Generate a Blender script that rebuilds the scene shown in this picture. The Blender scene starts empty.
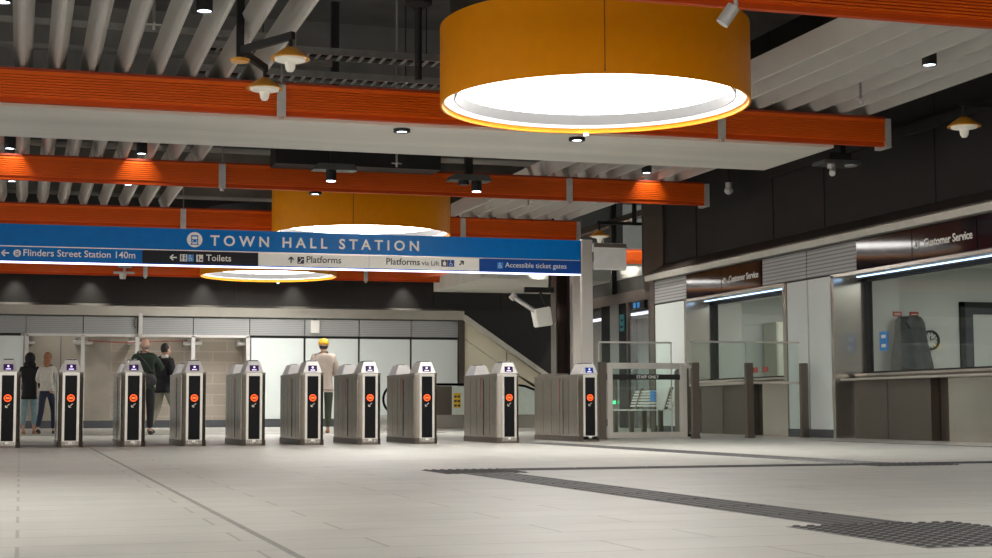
import bpy, bmesh, math, random
from mathutils import Vector, Matrix
random.seed(7)
SC = bpy.context.scene
COL = SC.collection

# ------------------------------------------------------------------ camera
cd = bpy.data.cameras.new('camera')
cam = bpy.data.objects.new('camera', cd)
COL.objects.link(cam)
def _n(v):
    v = Vector(v); v.normalize(); return v
F = 1563.1
_dY = _n((20 - 496, 411 - 279, F))
_dX = Vector((5660 - 496, 391 - 279, F)); _dX = _n(_dX - _dY * _dX.dot(_dY))
_dZ = _dX.cross(_dY)
if _dZ.y > 0: _dZ = -_dZ
# world = rows of (dX, dY, dZ) applied to a camera vector (x right, y down, z forward)
def c2w(v): return Vector((_dX.dot(v), _dY.dot(v), _dZ.dot(v)))
rt, up, bk = c2w(Vector((1, 0, 0))), c2w(Vector((0, -1, 0))), c2w(Vector((0, 0, -1)))
m = Matrix.Identity(4)
for i in range(3):
    m[i][0], m[i][1], m[i][2] = rt[i], up[i], bk[i]
m[2][3] = 0.46
cam.matrix_world = m
cd.sensor_width = 36.0
cd.lens = F * 36 / 992
cd.clip_end = 300
SC.camera = cam

# ------------------------------------------------------------------ world, exposure
w = bpy.data.worlds.new('world'); SC.world = w
w.use_nodes = True
bg = w.node_tree.nodes['Background']
bg.inputs[0].default_value = (1.0, 0.97, 0.92, 1)
bg.inputs[1].default_value = 0.75
SC.view_settings.view_transform = 'Standard'
SC.view_settings.look = 'None'
SC.view_settings.gamma = 1
SC.view_settings.exposure = 0.95
DRUM_LIGHT = 5.0
def spot(loc, target, power, angle, blend=0.6, color=(1, .95, .86), r=.05):
    ld = bpy.data.lights.new('downlight_or_fill', 'SPOT')
    ld.energy = power; ld.spot_size = math.radians(angle); ld.spot_blend = blend
    ld.color = color; ld.shadow_soft_size = r
    o = bpy.data.objects.new('downlight_or_fill', ld); COL.objects.link(o)
    o.location = loc
    o.rotation_euler = (Vector(target) - Vector(loc)).to_track_quat('-Z', 'Y').to_euler()
    return o
def area(loc, target, power, sx, sy, color=(1, .97, .92)):
    ld = bpy.data.lights.new('ceiling_panel_light', 'AREA')
    ld.energy = power; ld.shape = 'RECTANGLE'; ld.size = sx; ld.size_y = sy; ld.color = color
    o = bpy.data.objects.new('ceiling_panel_light', ld); COL.objects.link(o)
    o.location = loc
    o.rotation_euler = (Vector(target) - Vector(loc)).to_track_quat('-Z', 'Y').to_euler()
    return o

# ------------------------------------------------------------------ materials
def mat(name, color, rough=.5, metal=0., noise=.04, scale=8., stretch=(1, 1, 1), spec=.5, emit=None, es=0., bump=0.):
    M = bpy.data.materials.new(name); M.use_nodes = True
    nt = M.node_tree; b = nt.nodes['Principled BSDF']
    b.inputs['Roughness'].default_value = rough; b.inputs['Metallic'].default_value = metal
    b.inputs['Specular IOR Level'].default_value = spec
    tc = nt.nodes.new('ShaderNodeTexCoord'); mp = nt.nodes.new('ShaderNodeMapping')
    mp.inputs['Scale'].default_value = stretch
    nz = nt.nodes.new('ShaderNodeTexNoise'); nz.inputs['Scale'].default_value = scale; nz.inputs['Detail'].default_value = 4
    cr = nt.nodes.new('ShaderNodeValToRGB')
    lo = [max(0, c * (1 - noise * 2)) for c in color]; hi = [min(1, c * (1 + noise * 2)) for c in color]
    cr.color_ramp.elements[0].position = .3; cr.color_ramp.elements[1].position = .7
    cr.color_ramp.elements[0].color = (*lo, 1); cr.color_ramp.elements[1].color = (*hi, 1)
    L = nt.links.new
    L(tc.outputs['Object'], mp.inputs[0]); L(mp.outputs[0], nz.inputs['Vector'])
    L(nz.outputs['Fac'], cr.inputs[0]); L(cr.outputs[0], b.inputs['Base Color'])
    if emit:
        b.inputs['Emission Color'].default_value = (*emit, 1); b.inputs['Emission Strength'].default_value = es
    if bump:
        bp = nt.nodes.new('ShaderNodeBump'); bp.inputs['Strength'].default_value = bump
        L(nz.outputs['Fac'], bp.inputs['Height']); L(bp.outputs[0], b.inputs['Normal'])
    return M
def glassmat(name, tint=(.93, .97, .95), ior=1.35):
    M = bpy.data.materials.new(name); M.use_nodes = True
    nt = M.node_tree; nt.nodes.clear(); L = nt.links.new
    out = nt.nodes.new('ShaderNodeOutputMaterial'); mx = nt.nodes.new('ShaderNodeMixShader')
    tr = nt.nodes.new('ShaderNodeBsdfTransparent'); tr.inputs[0].default_value = (*tint, 1)
    gl = nt.nodes.new('ShaderNodeBsdfGlossy'); gl.inputs['Roughness'].default_value = .02
    fr = nt.nodes.new('ShaderNodeFresnel')
    ge = nt.nodes.new('ShaderNodeNewGeometry'); mr = nt.nodes.new('ShaderNodeMapRange')      # one glass surface reflects alike from both sides
    mr.inputs[3].default_value = ior; mr.inputs[4].default_value = 1 / ior
    L(ge.outputs['Backfacing'], mr.inputs[0]); L(mr.outputs[0], fr.inputs[0])
    L(fr.outputs[0], mx.inputs[0]); L(tr.outputs[0], mx.inputs[1]); L(gl.outputs[0], mx.inputs[2]); L(mx.outputs[0], out.inputs[0])
    return M
def brickmat(name, c1, c2, mortar, bw, bh, msize, axes, offset=.5, rough=.6, noise=.05):
    M = bpy.data.materials.new(name); M.use_nodes = True
    nt = M.node_tree; b = nt.nodes['Principled BSDF']; L = nt.links.new
    b.inputs['Roughness'].default_value = rough
    tc = nt.nodes.new('ShaderNodeTexCoord'); sp = nt.nodes.new('ShaderNodeSeparateXYZ'); cb = nt.nodes.new('ShaderNodeCombineXYZ')
    L(tc.outputs['Object'], sp.inputs[0]); L(sp.outputs[axes[0]], cb.inputs[0]); L(sp.outputs[axes[1]], cb.inputs[1])
    br = nt.nodes.new('ShaderNodeTexBrick'); br.offset = offset
    br.inputs['Color1'].default_value = (*c1, 1); br.inputs['Color2'].default_value = (*c2, 1); br.inputs['Mortar'].default_value = (*mortar, 1)
    br.inputs['Scale'].default_value = 1; br.inputs['Mortar Size'].default_value = msize
    br.inputs['Brick Width'].default_value = bw; br.inputs['Row Height'].default_value = bh
    L(cb.outputs[0], br.inputs['Vector'])
    nz = nt.nodes.new('ShaderNodeTexNoise'); nz.inputs['Scale'].default_value = 2.2; nz.inputs['Detail'].default_value = 6
    L(tc.outputs['Object'], nz.inputs['Vector'])
    mr = nt.nodes.new('ShaderNodeMapRange'); mr.inputs[1].default_value = .3; mr.inputs[2].default_value = .7
    mr.inputs[3].default_value = 1 - noise; mr.inputs[4].default_value = 1 + noise
    L(nz.outputs['Fac'], mr.inputs[0])
    vm = nt.nodes.new('ShaderNodeVectorMath'); vm.operation = 'SCALE'
    L(br.outputs['Color'], vm.inputs[0]); L(mr.outputs[0], vm.inputs['Scale']); L(vm.outputs[0], b.inputs['Base Color'])
    return M
def stripemat(name, c1, c2, axis, pitch, duty=.8, rough=.5, metal=0., bump=.6):
    """colour bands along one object axis, the dark one painting shade between blades or flutes"""
    M = bpy.data.materials.new(name); M.use_nodes = True
    nt = M.node_tree; b = nt.nodes['Principled BSDF']; L = nt.links.new
    b.inputs['Roughness'].default_value = rough; b.inputs['Metallic'].default_value = metal
    tc = nt.nodes.new('ShaderNodeTexCoord'); sp = nt.nodes.new('ShaderNodeSeparateXYZ'); L(tc.outputs['Object'], sp.inputs[0])
    a = nt.nodes.new('ShaderNodeMath'); a.operation = 'DIVIDE'; a.inputs[1].default_value = pitch; L(sp.outputs[axis], a.inputs[0])
    fr = nt.nodes.new('ShaderNodeMath'); fr.operation = 'FRACT'; L(a.outputs[0], fr.inputs[0])
    cr = nt.nodes.new('ShaderNodeValToRGB')
    e = cr.color_ramp.elements; e[0].position = 1 - duty; e[0].color = (*c2, 1); e[1].position = min(.99, 1 - duty + .12); e[1].color = (*c1, 1)
    L(fr.outputs[0], cr.inputs[0]); L(cr.outputs[0], b.inputs['Base Color'])
    return M

STEEL = mat('brushed_steel', (.56, .52, .47), .22, .9, .025, 2, (1, 1, .5))
STEELD = mat('bronze_steel', (.165, .14, .118), .34, .85, .025, 2, (1, 1, .5))
STEELL = mat('pale_steel', (.66, .63, .58), .28, .85, .025, 2, (1, 1, .5))
SILVER = mat('silver_paint', (.66, .65, .63), .38, .25, .03)
GATE_SIDE = mat('gate_side_steel', (.46, .42, .37), .20, .95, .05, 2.5, (3, 3, .3))
BLACK = mat('black_gloss', (.006, .006, .007), .2, 0, .05, spec=.12)
BLACKM = mat('black_matt', (.012, .012, .012), .6, 0, .05)
SCREEN = mat('screen_violet', (.012, .006, .02), .3, 0, .02, spec=.1, emit=(.05, .012, .09), es=.35)
SCREENB = mat('screen_blue', (.004, .01, .05), .3, 0, .02, spec=.1, emit=(.01, .04, .22), es=.6)
PICT = mat('screen_picture', (.8, .8, .85), .4, 0, .01, emit=(.62, .55, 1), es=.75)
NOENTRY = mat('indicator_orange', (.8, .1, .01), .4, 0, .01, emit=(1, .07, .006), es=1.4)
NOBAR = mat('indicator_bar', (.5, .1, .0), .4, 0, .01, emit=(1, .14, .02), es=1.2)
NODISC = mat('indicator_red', (.25, .02, .0), .4, 0, .01, emit=(1, .03, .003), es=.05)
RED = mat('red_strip', (.50, .035, .025), .5, 0, .03)
ORANGE = stripemat('orange_fluted', (.66, .088, .008), (.42, .045, .004), 'Z', .032, .75, .33)
ORANGEP = mat('orange_paint', (.52, .06, .006), .38, 0, .03)
DRUMC = mat('drum_amber', (.95, .33, .001), .36, 0, .012, spec=.15)
WHITEIN = mat('drum_white', (.85, .85, .84), .5, 0, .01)
DIFF = mat('drum_diffuser', (.9, .9, .9), .5, 0, .005, emit=(1, .97, .93), es=DRUM_LIGHT)
BAFFLE = mat('baffle_grey', (.60, .585, .555), .5, 0, .015, 3)
CONC = mat('dark_concrete', (.19, .182, .168), .85, 0, .12, 1.2, bump=.1)
CONCL = mat('ceiling_concrete', (.19, .185, .175), .85, 0, .10, 1.2, bump=.1)
SOFFIT = mat('soffit_plaster', (.84, .815, .735), .7, 0, .04, .9, (.25, 2, 1))
DARKW = mat('charcoal_panel', (.026, .025, .024), .55, 0, .04, 1, spec=.25)
BROWNW = mat('brown_panel', (.06, .046, .038), .4, 0, .06, 2)
WPANEL = mat('white_glass_panel', (.72, .78, .76), .18, 0, .012, 1)
CREAM = mat('cream_cladding', (.74, .69, .53), .5, 0, .03, 1)
LOUV = stripemat('louvre_grey', (.42, .42, .42), (.20, .20, .20), 'Z', .06, .7, .45)  # flat stripes, shade between the blades is painted in
LOUVB = stripemat('louvre_back', (.36, .37, .37), (.27, .275, .275), 'Z', .05, .7, .45)
TRIMC = mat('trim_beige', (.62, .60, .54), .45, .2, .03)
DARKB = mat('dark_base', (.07, .075, .085), .5, 0, .04)
FLOORM = brickmat('granite_pavers', (.575, .572, .520), (.54, .537, .49), (.38, .37, .335), 1.2, .4, .007, ('X', 'Y'), .37, .42, .07)
BLOCK = brickmat('block_wall', (.47, .41, .34), (.43, .375, .31), (.52, .47, .41), .79, .30, .018, ('X', 'Z'), .5, .8, .05)
CONCW = mat('raw_concrete', (.42, .38, .32), .8, 0, .06, 1.4, bump=.1)
BLUE = mat('sign_blue', (.001, .155, .50), .25, 0, .02, spec=.15)
BLUED = mat('sign_royal_blue', (.002, .06, .30), .3, 0, .02, spec=.25)
SBLACK = mat('sign_black', (.010, .010, .016), .3, 0, .02, spec=.2)
SWHITE = mat('sign_white', (.88, .865, .80), .35, 0, .01)
LET = mat('lettering_white', (.82, .81, .76), .5, 0, .005)
LETD = mat('lettering_dark', (.03, .03, .04), .5, 0, .01)
SBROWN = mat('fascia_brown', (.013, .009, .014), .06, .0, .03, spec=.35)
LEDW = mat('led_white', (.9, .9, 1), .4, 0, .005, emit=(.80, .88, 1), es=5)
LEDB = mat('led_blue', (.6, .8, 1), .4, 0, .005, emit=(.34, .60, 1), es=3.0)
LEDL = mat('lift_light', (.9, .9, .95), .4, 0, .005, emit=(.8, .85, 1), es=.5)
LEDS = mat('led_sign', (.9, .9, 1), .4, 0, .005, emit=(.72, .74, 1), es=1.6)
DOWN = mat('downlight_lens', (.9, .95, 1), .4, 0, .005, emit=(.75, .88, 1), es=7)
GLASS = glassmat('clear_glass')
GLASSW = glassmat('window_glass', (.86, .90, .88))
GLASSD = glassmat('tinted_glass', (.75, .78, .78))
YEL = mat('lamp_yellow', (.75, .33, .02), .35, 0, .02)
OPAL = mat('opal_glass', (.85, .83, .75), .3, 0, .01, emit=(1, .92, .75), es=.06)
TRAYG = mat('galvanised_grey', (.36, .35, .33), .5, .3, .06)
REDC = mat('red_cable', (.45, .05, .03), .5, 0, .05)
TACT = mat('tactile_grey', (.06, .06, .06), .5, 0, .06)
TACTB = mat('tactile_bed', (.21, .205, .195), .6, 0, .05)
ROOMW = mat('room_wall', (.62, .62, .60), .6, 0, .02, 1)
ROOMC = mat('room_cabinet_cream', (.66, .63, .54), .5, 0, .02, 1)
JOINTM = mat('joint_filler', (.30, .295, .27), .6, 0, .05)
COATM = mat('grey_cover', (.06, .06, .063), .4, 0, .15, 7, bump=.4)
STICK = mat('blue_sticker', (.03, .25, .65), .4, 0, .01)
YPOST = mat('yellow_poster', (.85, .55, .02), .4, 0, .02)
MINT = mat('mint_panel', (.70, .80, .74), .3, 0, .02)
BENCHM = mat('bench_grey', (.62, .62, .59), .35, .1, .03)
LIFTST = mat('lift_steel', (.50, .51, .52), .24, .9, .02, 2)
CYAN = mat('cyan_display', (.006, .04, .045), .3, 0, .02, emit=(.02, .4, .42), es=.05)
GREENL = mat('green_lamp', (.02, .4, .1), .3, 0, .02, emit=(.05, .9, .3), es=1.2)
MONI = mat('monitor_back', (.78, .79, .78), .4, .1, .02)
CHROME_COL = mat('mirror_bronze', (.20, .14, .12), .12, .9, .05)

# ------------------------------------------------------------------ mesh helpers
class MB:
    def __init__(s): s.bm = bmesh.new()
    def box(s, x0, x1, y0, y1, z0, z1):
        v = [s.bm.verts.new(p) for p in ((x0,y0,z0),(x1,y0,z0),(x1,y1,z0),(x0,y1,z0),(x0,y0,z1),(x1,y0,z1),(x1,y1,z1),(x0,y1,z1))]
        for f in ((0,3,2,1),(4,5,6,7),(0,1,5,4),(1,2,6,5),(2,3,7,6),(3,0,4,7)): s.bm.faces.new([v[i] for i in f])
        return s
    def prism(s, pts, axis, a, b):
        """extrude the 2D outline pts along axis ('x': pts are (y,z), 'y': (x,z), 'z': (x,y))"""
        def P(p, t):
            return {'x': (t, p[0], p[1]), 'y': (p[0], t, p[1]), 'z': (p[0], p[1], t)}[axis]
        A = [s.bm.verts.new(P(p, a)) for p in pts]; B = [s.bm.verts.new(P(p, b)) for p in pts]
        s.bm.faces.new(A); s.bm.faces.new(B[::-1])
        n = len(pts)
        for i in range(n): s.bm.faces.new((A[i], B[i], B[(i+1) % n], A[(i+1) % n]))
        return s
    def frus(s, base, top, z0, z1):
        """base, top: (x0,x1,y0,y1)"""
        def r(q, z): return [(q[0],q[2],z),(q[1],q[2],z),(q[1],q[3],z),(q[0],q[3],z)]
        v = [s.bm.verts.new(p) for p in r(base, z0) + r(top, z1)]
        for f in ((0,3,2,1),(4,5,6,7),(0,1,5,4),(1,2,6,5),(2,3,7,6),(3,0,4,7)): s.bm.faces.new([v[i] for i in f])
        return s
    def tube(s, p0, p1, r, seg=12, r2=None):
        p0, p1 = Vector(p0), Vector(p1); d = (p1 - p0).normalized()
        a = d.orthogonal().normalized(); b = d.cross(a); r2 = r if r2 is None else r2
        A = [s.bm.verts.new(p0 + (a*math.cos(t)+b*math.sin(t))*r) for t in [2*math.pi*i/seg for i in range(seg)]]
        B = [s.bm.verts.new(p1 + (a*math.cos(t)+b*math.sin(t))*r2) for t in [2*math.pi*i/seg for i in range(seg)]]
        s.bm.faces.new(A[::-1]); s.bm.faces.new(B)
        for i in range(seg): s.bm.faces.new((A[i], A[(i+1)%seg], B[(i+1)%seg], B[i]))
        return s
    def path(s, pts, r, seg=8):
        for a, b in zip(pts, pts[1:]): s.tube(a, b, r, seg)
        return s
    def lathe(s, prof, c=(0,0,0), seg=32, axis='z', closed=False):
        rings = []
        for r, z in prof:
            R = []
            for i in range(seg):
                t = 2*math.pi*i/seg
                p = (r*math.cos(t), r*math.sin(t), z)
                if axis == 'y': p = (p[0], p[2], p[1])
                if axis == 'x': p = (p[2], p[0], p[1])
                R.append(s.bm.verts.new((p[0]+c[0], p[1]+c[1], p[2]+c[2])))
            rings.append(R)
        pairs = list(zip(rings, rings[1:]))
        if closed: pairs.append((rings[-1], rings[0]))
        for A, B in pairs:
            for i in range(seg): s.bm.faces.new((A[i], A[(i+1)%seg], B[(i+1)%seg], B[i]))
        if not closed:
            for R in (rings[0], rings[-1]):
                try: s.bm.faces.new(R)
                except ValueError: pass
        return s
    def ell(s, c, r, seg=16, rings=10, rot=None):
        mt = Matrix.Translation(c) @ (rot.to_4x4() if rot else Matrix.Identity(4)) @ Matrix.Diagonal((*r, 1))
        bmesh.ops.create_uvsphere(s.bm, u_segments=seg, v_segments=rings, radius=1, matrix=mt)
        return s
    def build(s, name, material, parent=None, smooth=False, bevel=0.):
        bmesh.ops.recalc_face_normals(s.bm, faces=s.bm.faces)
        if bevel:
            es = [e for e in s.bm.edges if len(e.link_faces) == 2 and e.calc_face_angle(0) > .6]
            bmesh.ops.bevel(s.bm, geom=es, offset=bevel, segments=2, affect='EDGES', clamp_overlap=True)
        me = bpy.data.meshes.new(name)
        if parent is not None:
            bmesh.ops.translate(s.bm, verts=s.bm.verts, vec=-ROOT_LOC(parent))
        s.bm.to_mesh(me); s.bm.free()
        if smooth:
            for p in me.polygons: p.use_smooth = True
            try: me.set_sharp_from_angle(angle=math.radians(40))
            except Exception: pass
        me.materials.append(material)
        o = bpy.data.objects.new(name, me); COL.objects.link(o)
        if parent is not None: o.parent = parent
        return o
def ROOT_LOC(o):
    v = Vector((0, 0, 0))
    while o is not None: v += o.location; o = o.parent
    return v
def tag(o, label=None, cat=None, group=None, kind=None):
    if label: o['label'] = label
    if cat: o['category'] = cat
    if group: o['group'] = group
    if kind: o['kind'] = kind
    return o
def thing(name, label, cat, loc=(0,0,0), group=None):
    o = bpy.data.objects.new(name, None); COL.objects.link(o); o.location = loc; o.empty_display_size = .1
    return tag(o, label, cat, group)
def struct(mb, name, material, **k):
    o = mb.build(name, material, **k); o['kind'] = 'structure'; return o
def dup(o, loc, label, parent=None):
    c = o.copy(); COL.objects.link(c); c.location = loc
    if label: c['label'] = label
    for ch in list(o.children):
        d = ch.copy(); COL.objects.link(d); d.parent = c
        for g in list(ch.children):
            e = g.copy(); COL.objects.link(e); e.parent = d
    return c
def textmesh(name, body, size, material, parent, loc, facing='-y', width=None, spacing=1., bold=0., depth=.003, height=None, align='LEFT'):
    cu = bpy.data.curves.new(name, 'FONT'); cu.body = body; cu.size = size; cu.space_character = spacing
    cu.offset = bold; cu.extrude = depth; cu.resolution_u = 3; cu.align_x = align
    t = bpy.data.objects.new(name, cu); COL.objects.link(t)
    dg = bpy.context.evaluated_depsgraph_get(); dg.update()
    me = bpy.data.meshes.new_from_object(t.evaluated_get(dg))
    bpy.data.objects.remove(t)
    xs = [v.co.x for v in me.vertices]; ys = [v.co.y for v in me.vertices]
    sx = width / (max(xs) - min(xs)) if width else 1; x0 = min(xs) if width else 0
    sy = height / (max(ys) - min(ys)) if height else sx
    y0 = min(ys) if height else 0
    for v in me.vertices:
        a, b, c = (v.co.x - x0) * sx, (v.co.y - y0) * sy, v.co.z
        if facing == '-y': p = Vector((loc[0] + a, loc[1] - c, loc[2] + b))
        else: p = Vector((loc[0] - c, loc[1] - a, loc[2] + b))          # facing -x, reading towards -y
        v.co = p - ROOT_LOC(parent)
    me.materials.clear(); me.materials.append(material)
    o = bpy.data.objects.new(name, me); COL.objects.link(o); o.parent = parent
    return o
def bar2(mb, a, b, wd, y0, y1):
    """flat bar in the x-z plane from a to b"""
    a, b = Vector(a), Vector(b); d = (b - a).normalized(); n = Vector((-d.y, d.x)) * wd / 2
    mb.prism([tuple(a + n), tuple(b + n), tuple(b - n), tuple(a - n)], 'y', y0, y1); return mb
ORD = ['first', 'second', 'third', 'fourth', 'fifth', 'sixth', 'seventh', 'eighth', 'ninth', 'tenth', 'eleventh', 'twelfth']

# ================================================================== SETTING
struct(MB().box(-14, 24, -14, 60, -.2, 0), 'floor', FLOORM)
struct(MB().box(-14, 24, -14, 60, 7.0, 7.2), 'ceiling', CONCL)
struct(MB().box(-14, 11.9, 25.75, 26.3, 4.78, 7.0), 'ceiling', CONC)          # downstand beams in the void
struct(MB().box(-14, 11.9, 31.75, 32.3, 4.78, 7.0), 'ceiling', CONC)
# floor joint and gutter strips
struct(MB().box(.835, .860, -4, 20.3, 0, .002), 'trim_1', JOINTM)
struct(MB().box(-8, 8.2, 30.45, 30.6, 0, .004), 'trim_2', TACT)
struct(MB().box(10.85, 10.95, 12, 20.0, 0, .003), 'trim_3', TACT)

# ---- back wall, charcoal above the ledge
struct(MB().box(-10, 11.95, 43.0, 43.3, 3.28, 7.0), 'wall_back', DARKW)
struct(MB().prism([(11.95, 3.1), (12.1, 3.0), (16.3, .2), (17, .2), (17, 7), (11.95, 7)], 'y', 43.0, 43.3), 'wall_back', DARKW)
for i, x in enumerate((-3.0, .2, 2.9, 5.6, 8.6, 11.2, 13.2)):                   # panel joints standing proud of the dark wall
    struct(MB().box(x, x + .03, 42.985, 43.0, 3.4 if x < 12 else 2.7, 7), 'wall_back_joint', BLACKM)
# steel ledge with its bend down the escalator slope
struct(MB().prism([(42.74, 2.99), (42.66, 3.24), (43.0, 3.32), (43.0, 2.97)], 'x', -10, 12.02), 'trim_4', STEELL)
sl = .668
struct(MB().prism([(12.0, 2.99), (12.0, 3.16), (12.1, 3.12), (16.75, .0), (17, -.0), (16.6, 0)], 'y', 42.7, 43.05), 'trim_5', TRIMC)
# louvre strip
xs = [-8, -1.4, .1, 1.56, 2.97, 4.45, 5.97, 7.49, 9.02, 10.51, 11.9]
for a, b in zip(xs, xs[1:]):
    struct(MB().box(a + .012, b - .012, 42.86, 42.98, 2.50, 2.96), 'wall_back_louvre', LOUVB)
struct(MB().box(-10, 12, 42.95, 43.0, 2.44, 2.98), 'wall_back_backing', BLACKM)
# white panels, open bays
for a, b in ((-8, -4.6), (-4.6, -1.4), (-1.4, .08), (5.99, 7.49), (7.49, 9.02), (9.02, 10.51), (10.51, 11.9)):
    struct(MB().box(a + .03, b - .03, 42.88, 42.97, .22, 2.43), 'wall_back_panel', WPANEL)
    struct(MB().box(a - .03, b + .03, 42.97, 43.0, 0, 2.55), 'wall_back_backing', DARKB)
struct(MB().box(11.9, 12.05, 42.75, 43.0, 0, 2.99), 'wall_back_post', STEELD)
struct(MB().box(0, 6.1, 44.2, 44.4, 0, 3.3), 'wall_back_recess', BLOCK)
struct(MB().box(0, 2.35, 44.12, 44.2, 0, 3.3), 'wall_back_recess', CONCW)
struct(MB().box(1.02, 1.035, 44.10, 44.12, 0, 3.3), 'wall_back_joint', DARKB)
struct(MB().box(-.02, .1, 42.9, 44.4, 0, 3.3), 'wall_back_return', CONCW)
struct(MB().box(5.97, 6.07, 43, 44.4, 0, 3.3), 'wall_back_return', CONCW)
struct(MB().box(0, 6, 43, 44.4, 3.0, 3.1), 'wall_back_lintel', DARKB)
for x in (.13, 1.56, 2.97, 4.45, 5.93):
    struct(MB().box(x - .05, x + .05, 42.84, 42.96, 0, 2.47), 'wall_back_post', SILVER)
struct(MB().box(.1, 5.97, 42.84, 42.96, 2.43, 2.50), 'wall_back_post', SILVER)
struct(MB().box(-8, 11.9, 42.82, 42.99, .0, .20), 'baseboard_back', DARKB)
# cream cladding under the slope
def zt(x): return 2.99 - sl * (x - 12.05)
def cream(x0, x1, lo, hi): return [(x0, max(0, zt(x0) - lo)), (x1, max(0, zt(x1) - lo)), (x1, zt(x1) - hi), (x0, zt(x0) - hi)]
struct(MB().prism(cream(12.06, 13.3, .52, .02), 'y', 42.8, 42.95), 'wall_back_cladding', CREAM)
struct(MB().prism(cream(13.33, 16.4, .52, .02), 'y', 42.8, 42.95), 'wall_back_cladding', CREAM)
struct(MB().prism([(12.06, 0), (15.8, 0), (12.06, zt(12.06) - .545)], 'y', 42.8, 42.95), 'wall_back_cladding', CREAM)
struct(MB().box(12.0, 17, 42.95, 43.0, 0, 3.3), 'wall_back_backing', BLACKM)
# pale soffit over the escalator
struct(MB().box(11.2, 15.5, 38.2, 43.0, 3.80, 4.2), 'ceiling_soffit', SOFFIT)

# ---- right wall
struct(MB().box(12.35, 12.5, -14, 28.95, 3.0, 7.0), 'wall_right', DARKW)
struct(MB().box(12.30, 12.5, 28.95, 29.95, 2.9, 7.0), 'wall_right_pier', BROWNW)
for y in (-1, 2.5, 6, 9.4, 12.8, 16.1, 19.2, 22.4, 24.2, 27.4):
    struct(MB().box(12.335, 12.35, y, y + .03, 3.1, 7), 'wall_right_joint', BLACKM)
struct(MB().box(12.25, 12.35, 12.0, 24.2, 4.42, 4.56), 'trim_6', BLACKM)
struct(MB().prism([(11.92, 3.0), (11.90, 3.10), (12.35, 3.34), (12.35, 2.98)], 'y', -14, 28.98), 'trim_7', TRIMC)
struct(MB().prism([(11.935, 3.125), (12.35, 3.35), (12.35, 3.36), (11.935, 3.14)], 'y', -14, 28.98), 'trim_8', BROWNW)
mods = [16.14, 17.71, 19.28, 20.83, 22.40, 23.97, 25.56, 27.12, 28.70]
struct(MB().box(12.06, 12.2, -14, 28.7, 2.52, 3.0), 'wall_right_backing', BLACKM)
for a, b in ((20.83, 22.40), (22.40, 23.97), (27.12, 28.70)):
    struct(MB().box(12.0, 12.08, a + .015, b - .015, 2.53, 2.97), 'wall_right_louvre', LOUV)
struct(MB().box(11.98, 12.12, 28.68, 28.9, 0, 3.0), 'wall_right_post', STEELD)
for a, b in ((27.26, 28.66), (22.40, 23.08), (21.66, 22.36)):
    struct(MB().box(12.0, 12.08, a, b, .13, 2.50), 'wall_right_panel', WPANEL)
    struct(MB().box(12.03, 12.06, a - .05, b + .05, 0, 2.52), 'wall_right_backing', DARKB)
    struct(MB().box(12.005, 12.05, a - .02, b + .02, 0, .13), 'baseboard_right', DARKB)
struct(MB().box(11.985, 12.6, 23.10, 23.22, 0, 2.5), 'wall_right_post', STEEL)
# rooms behind the two windows
def room(y0, y1, x1):
    struct(MB().box(12.75, x1, y1 - .1, y1, 0, 2.7), 'wall_room_far', ROOMW)
    struct(MB().box(x1, x1 + .1, y0, y1, 0, 2.7), 'wall_room_rear', ROOMW)
    struct(MB().box(12.75, x1, y0, y0 + .1, 0, 2.7), 'wall_room_near', ROOMW)
    struct(MB().box(12.62, x1 + .1, y0, y1, 2.70, 2.8), 'ceiling', ROOMW)
room(23.3, 27.6, 15.2); room(10.5, 21.9, 16.4)
area((14.0, 25.4, 2.66), (14.0, 25.4, 0), 20, 1.4, 1.4)
area((14.4, 19.0, 2.66), (14.4, 19.0, 0), 26, 1.6, 3.0)
def ticket_window(n, y0, y1, led_label):
    """recessed service window from y0 (near) to y1 (far)"""
    struct(MB().box(12.0, 12.62, y1, y1 + .08, 0, 2.5), 'wall_right_jamb', STEEL)
    struct(MB().box(12.0, 12.75, y0, y1 + .08, 2.47, 2.52), 'ceiling_soffit', STEELL)
    fr = tag(MB().box(12.53, 12.63, y1 - .09, y1, 0.9, 2.47).box(12.53, 12.63, y0, y1, .98, 1.02).box(12.53, 12.63, y0, y1, 2.42, 2.47).build('window_%d' % n, BLACKM), kind='structure')
    g = MB().box(12.575, 12.585, y0, y1 - .09, 1.02, 2.42).build('pane', GLASSW, fr)
    c = thing('service_counter', led_label, 'counter', (12.1, y1, 0), 'customer service counters')
    MB().box(11.93, 12.62, y0, y1 - .28, .875, .905).build('counter_top', STEELL, c, bevel=.006)
    MB().box(12.28, 12.62, y0, y1 - .1, .95, .985).build('shelf', STEEL, c, bevel=.005)
    MB().box(12.30, 12.62, y0, y1 - .1, .905, .95).build('upstand', STEELD, c)
    y = y1 - .30
    k = 0
    while y > y0:
        wd = (.95, 1.15, .42, 1.6)[k % 4]; b = max(y0, y - wd)
        MB().box(12.16 if k % 4 != 2 else 12.3, 12.5, b + .008, y - .008, .0, .875).build('front_panel', STEELD if k % 4 != 3 else STEEL, c)
        y = b; k += 1
    MB().box(12.46, 12.52, y0, y1 - .3, 0, .87).build('back_panel', STEELD, c)
    MB().box(12.27, 12.295, y0, y1 - .25, 2.461, 2.47).build('light_strip', LEDB, c)
    return c
ticket_window(1, 23.22, 27.18, 'steel service counter behind the staff gate fence, seen through two rails')
ticket_window(2, 12.0, 21.56, 'long steel service counter below the window with the wall clock')
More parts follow.
